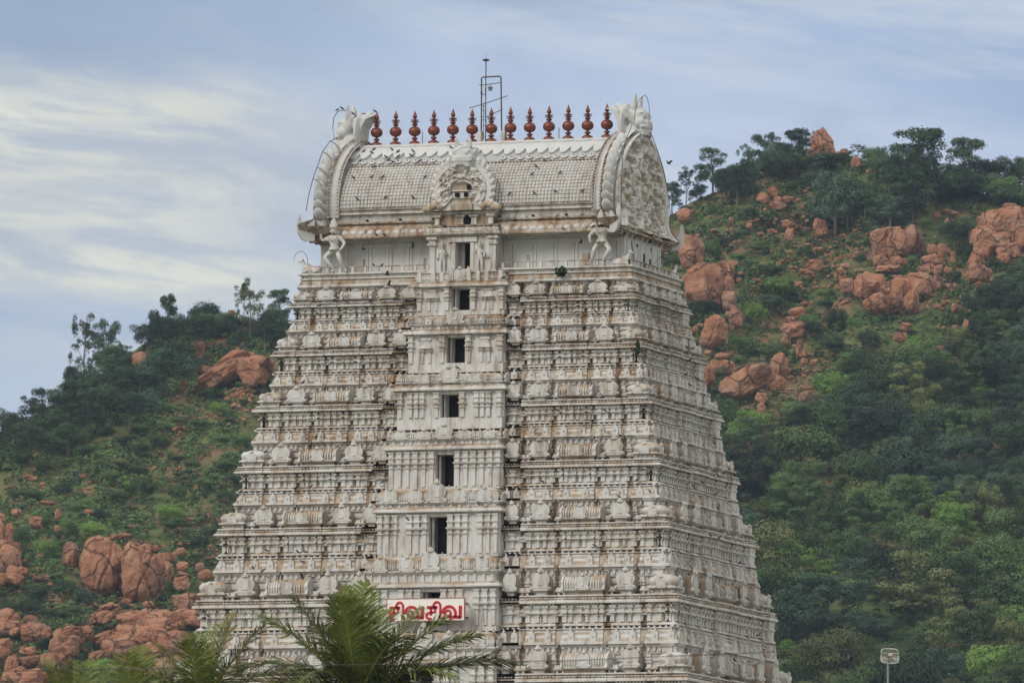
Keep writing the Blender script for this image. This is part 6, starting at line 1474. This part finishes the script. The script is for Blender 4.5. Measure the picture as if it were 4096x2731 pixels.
def palm(px, py, t, label, fr_list, size, seed):
    rs = random.Random(seed); c = at(px, py, t); T = empty('coconut_palm', (c[0], c[1], 0), label, 'palm')
    mb = MB(); mb.tube([(c[0]+.8, c[1]+.5, -.1), (c[0]+.5, c[1]+.3, c[2]*.4), (c[0]+.1, c[1], c[2]*.8), tuple(c)], [.30, .2, .17, .16], 10); mb.build('trunk', M_PTRUNK, T)
    for az_, el_, Ln, dr, old in fr_list:
        fe = empty('frond', c, parent=T); frond(fe, c, YAW+R(az_), R(el_), Ln*size, dr, 0, rs, old)
    return T
# azimuth 0 = to the right in the picture, 90 = away from the camera
palm(1430, 2825, 232, 'coconut palm in front of the tower, its fronds crossing the signboard',
     [(60, 86, 3.1, .12, 0), (210, 83, 3.0, .2, 0), (150, 78, 2.9, .3, 0), (250, 72, 2.9, .4, 0), (185, 66, 3.2, .35, 0), (176, 56, 3.4, .45, 0), (172, 46, 3.3, .75, 0), (190, 36, 3.5, .9, 1), (178, 22, 3.4, .9, 0), (200, 28, 3.2, .9, 0), (20, 66, 3.0, .4, 0), (-5, 54, 3.2, .30, 0), (2, 44, 3.6, .35, 0), (5, 34, 4.1, .42, 0), (-12, 24, 3.8, .7, 0), (60, 72, 2.8, .5, 0),
      (120, 62, 2.9, .5, 0), (300, 58, 2.9, .7, 0), (330, 44, 3.1, .8, 0), (240, 44, 3.1, .9, 0), (45, 40, 3., .8, 0), (140, 36, 3.2, .8, 1), (10, 12, 3.6, .8, 0), (160, 10, 3.6, .8, 0), (215, 16, 3.2, .9, 0), (320, 14, 3.2, .9, 0), (185, 5, 3.6, .5, 0)], 1.03, 1)
palm(800, 2850, 225, 'coconut palm at the bottom left, fronds overlapping the tower edge',
     [(20, 74, 2.2, .2, 1), (-5, 62, 2.2, .3, 0), (35, 80, 1.9, .3, 0), (150, 80, 1.7, .2, 0), (180, 66, 1.8, .45, 0), (190, 50, 1.9, .6, 1), (100, 74, 1.8, .3, 0), (0, 44, 2.2, .5, 0), (260, 66, 1.8, .5, 0), (185, 30, 2.2, .6, 0), (20, 30, 2.3, .4, 0), (240, 40, 2., .6, 0), (300, 50, 2., .6, 0)], 1.2, 2)
palm(560, 2930, 228, 'coconut palm at the bottom left between the two other low palms',
     [(90, 86, 2.0, .1, 0), (170, 74, 2.0, .3, 0), (10, 72, 2.0, .3, 0), (180, 60, 2.1, .5, 0), (0, 58, 2.1, .5, 0), (250, 70, 2.0, .4, 0), (190, 46, 2.2, .6, 0), (5, 44, 2.2, .6, 0), (280, 50, 2.1, .6, 0), (130, 66, 2., .5, 0), (50, 66, 2., .5, 0)], 1.1, 5)
palm(300, 2905, 226, 'coconut palm at the far bottom left with low spreading fronds',
     [(172, 66, 1.7, .3, 1), (185, 44, 2.3, 1.0, 1), (20, 66, 1.7, .5, 0), (100, 80, 1.5, .3, 0), (0, 50, 2.1, .7, 0), (150, 70, 1.7, .4, 0), (60, 74, 1.6, .4, 0), (200, 34, 2.3, .8, 0), (250, 60, 1.7, .5, 0), (280, 45, 1.8, .6, 0)], 1.15, 3)
# grid antenna on a pole
t = 240.; q = lambda px, py, d=0: Vector(at(px, py, t+d))
an = empty('grid_antenna', at(3551, 2731, t)*np.array([1, 1, 0]), 'pale square wire grid antenna on a thin grey pole', 'antenna')
top = q(3552, 2632); mb = MB(); mb.tube([(top.x, top.y, 0), tuple(top)], .030, 8); mb.build('pole', M_GREYPIPE, an)
M_GRID = flat('white_painted_wire', (.62, .62, .58), .5, .05)
def gp(a, b_): # rounded-square dish, a and b in -1..1, slightly dished
    return q(3559+a*35, 2622+b_*29+a*1.5, .10-(a*a+b_*b_)*.10)
loop = [gp(math.copysign(abs(math.cos(x))**.45, math.cos(x)), math.copysign(abs(math.sin(x))**.45, math.sin(x))) for x in [2*math.pi*k/40 for k in range(41)]]
mb = MB(); mb.tube(loop, .012, 5); mb.build('rim', M_GRID, an)
mb = MB()
for k in range(27):
    a = -1+2*(k+.5)/27; e_ = (1-abs(a)**4.4)**(1/4.4); mb.tube([gp(a, -e_), gp(a, 0), gp(a, e_)], .0035, 3)
for b_ in (-.36, .34): mb.tube([gp(-1, b_), gp(0, b_), gp(1, b_)], .010, 4)
mb.build('wire_grid', M_GRID, an)
mb = MB(); c = q(3563, 2620, -.25); mb.blob(c, (.065, .09, .06), 10, 6); mb.tube([tuple(q(3555, 2627, .1)), tuple(c)], .02, 6); mb.blob(c+Vector((.01, 0, -.02)), (.05, .05, .085), 8, 6); mb.build('feed', flat('cream_plastic', (.52, .40, .27), .5, .1), an, smooth=True)
mb = MB(); c = q(3549, 2630, .12); mb.box(c.x-.06, c.x+.06, c.y-.05, c.y+.05, c.z-.03, c.z+.04); mb.build('clamp', M_IRON, an)
# overhead wire
mb = MB(); W0 = [(2300, 2640), (2700, 2622), (3100, 2606), (3400, 2596), (3600, 2584), (3900, 2575), (4300, 2566)]
mb.tube([tuple(at(a, b_, 150)) for a, b_ in [(-900, 2700)]+W0+[(5600, 2500)]], .0075, 5)
tag(mb.build('overhead_wire', M_IRON, None), 'thin dark overhead wire crossing the bottom right of the picture', 'wire')

# ================================================================== HAZE
mb = MB(); mb.box(-2300, 2300, -1200, 2600, -1.0, 330.0)
hz_ = bpy.data.materials.new('haze'); hz_.use_nodes = True; N, L = nodes(hz_.node_tree)
o = N('ShaderNodeOutputMaterial'); v_ = N('ShaderNodeVolumePrincipled'); L(v_.outputs[0], o.inputs['Volume'])
v_.inputs['Color'].default_value = (.60, .77, 1.0, 1); v_.inputs['Density'].default_value = .000060; v_.inputs['Anisotropy'].default_value = .2
tag(mb.build('haze', hz_, None, loc=(0, 0, 0)), 'thin bluish haze over the hills', kind='stuff')
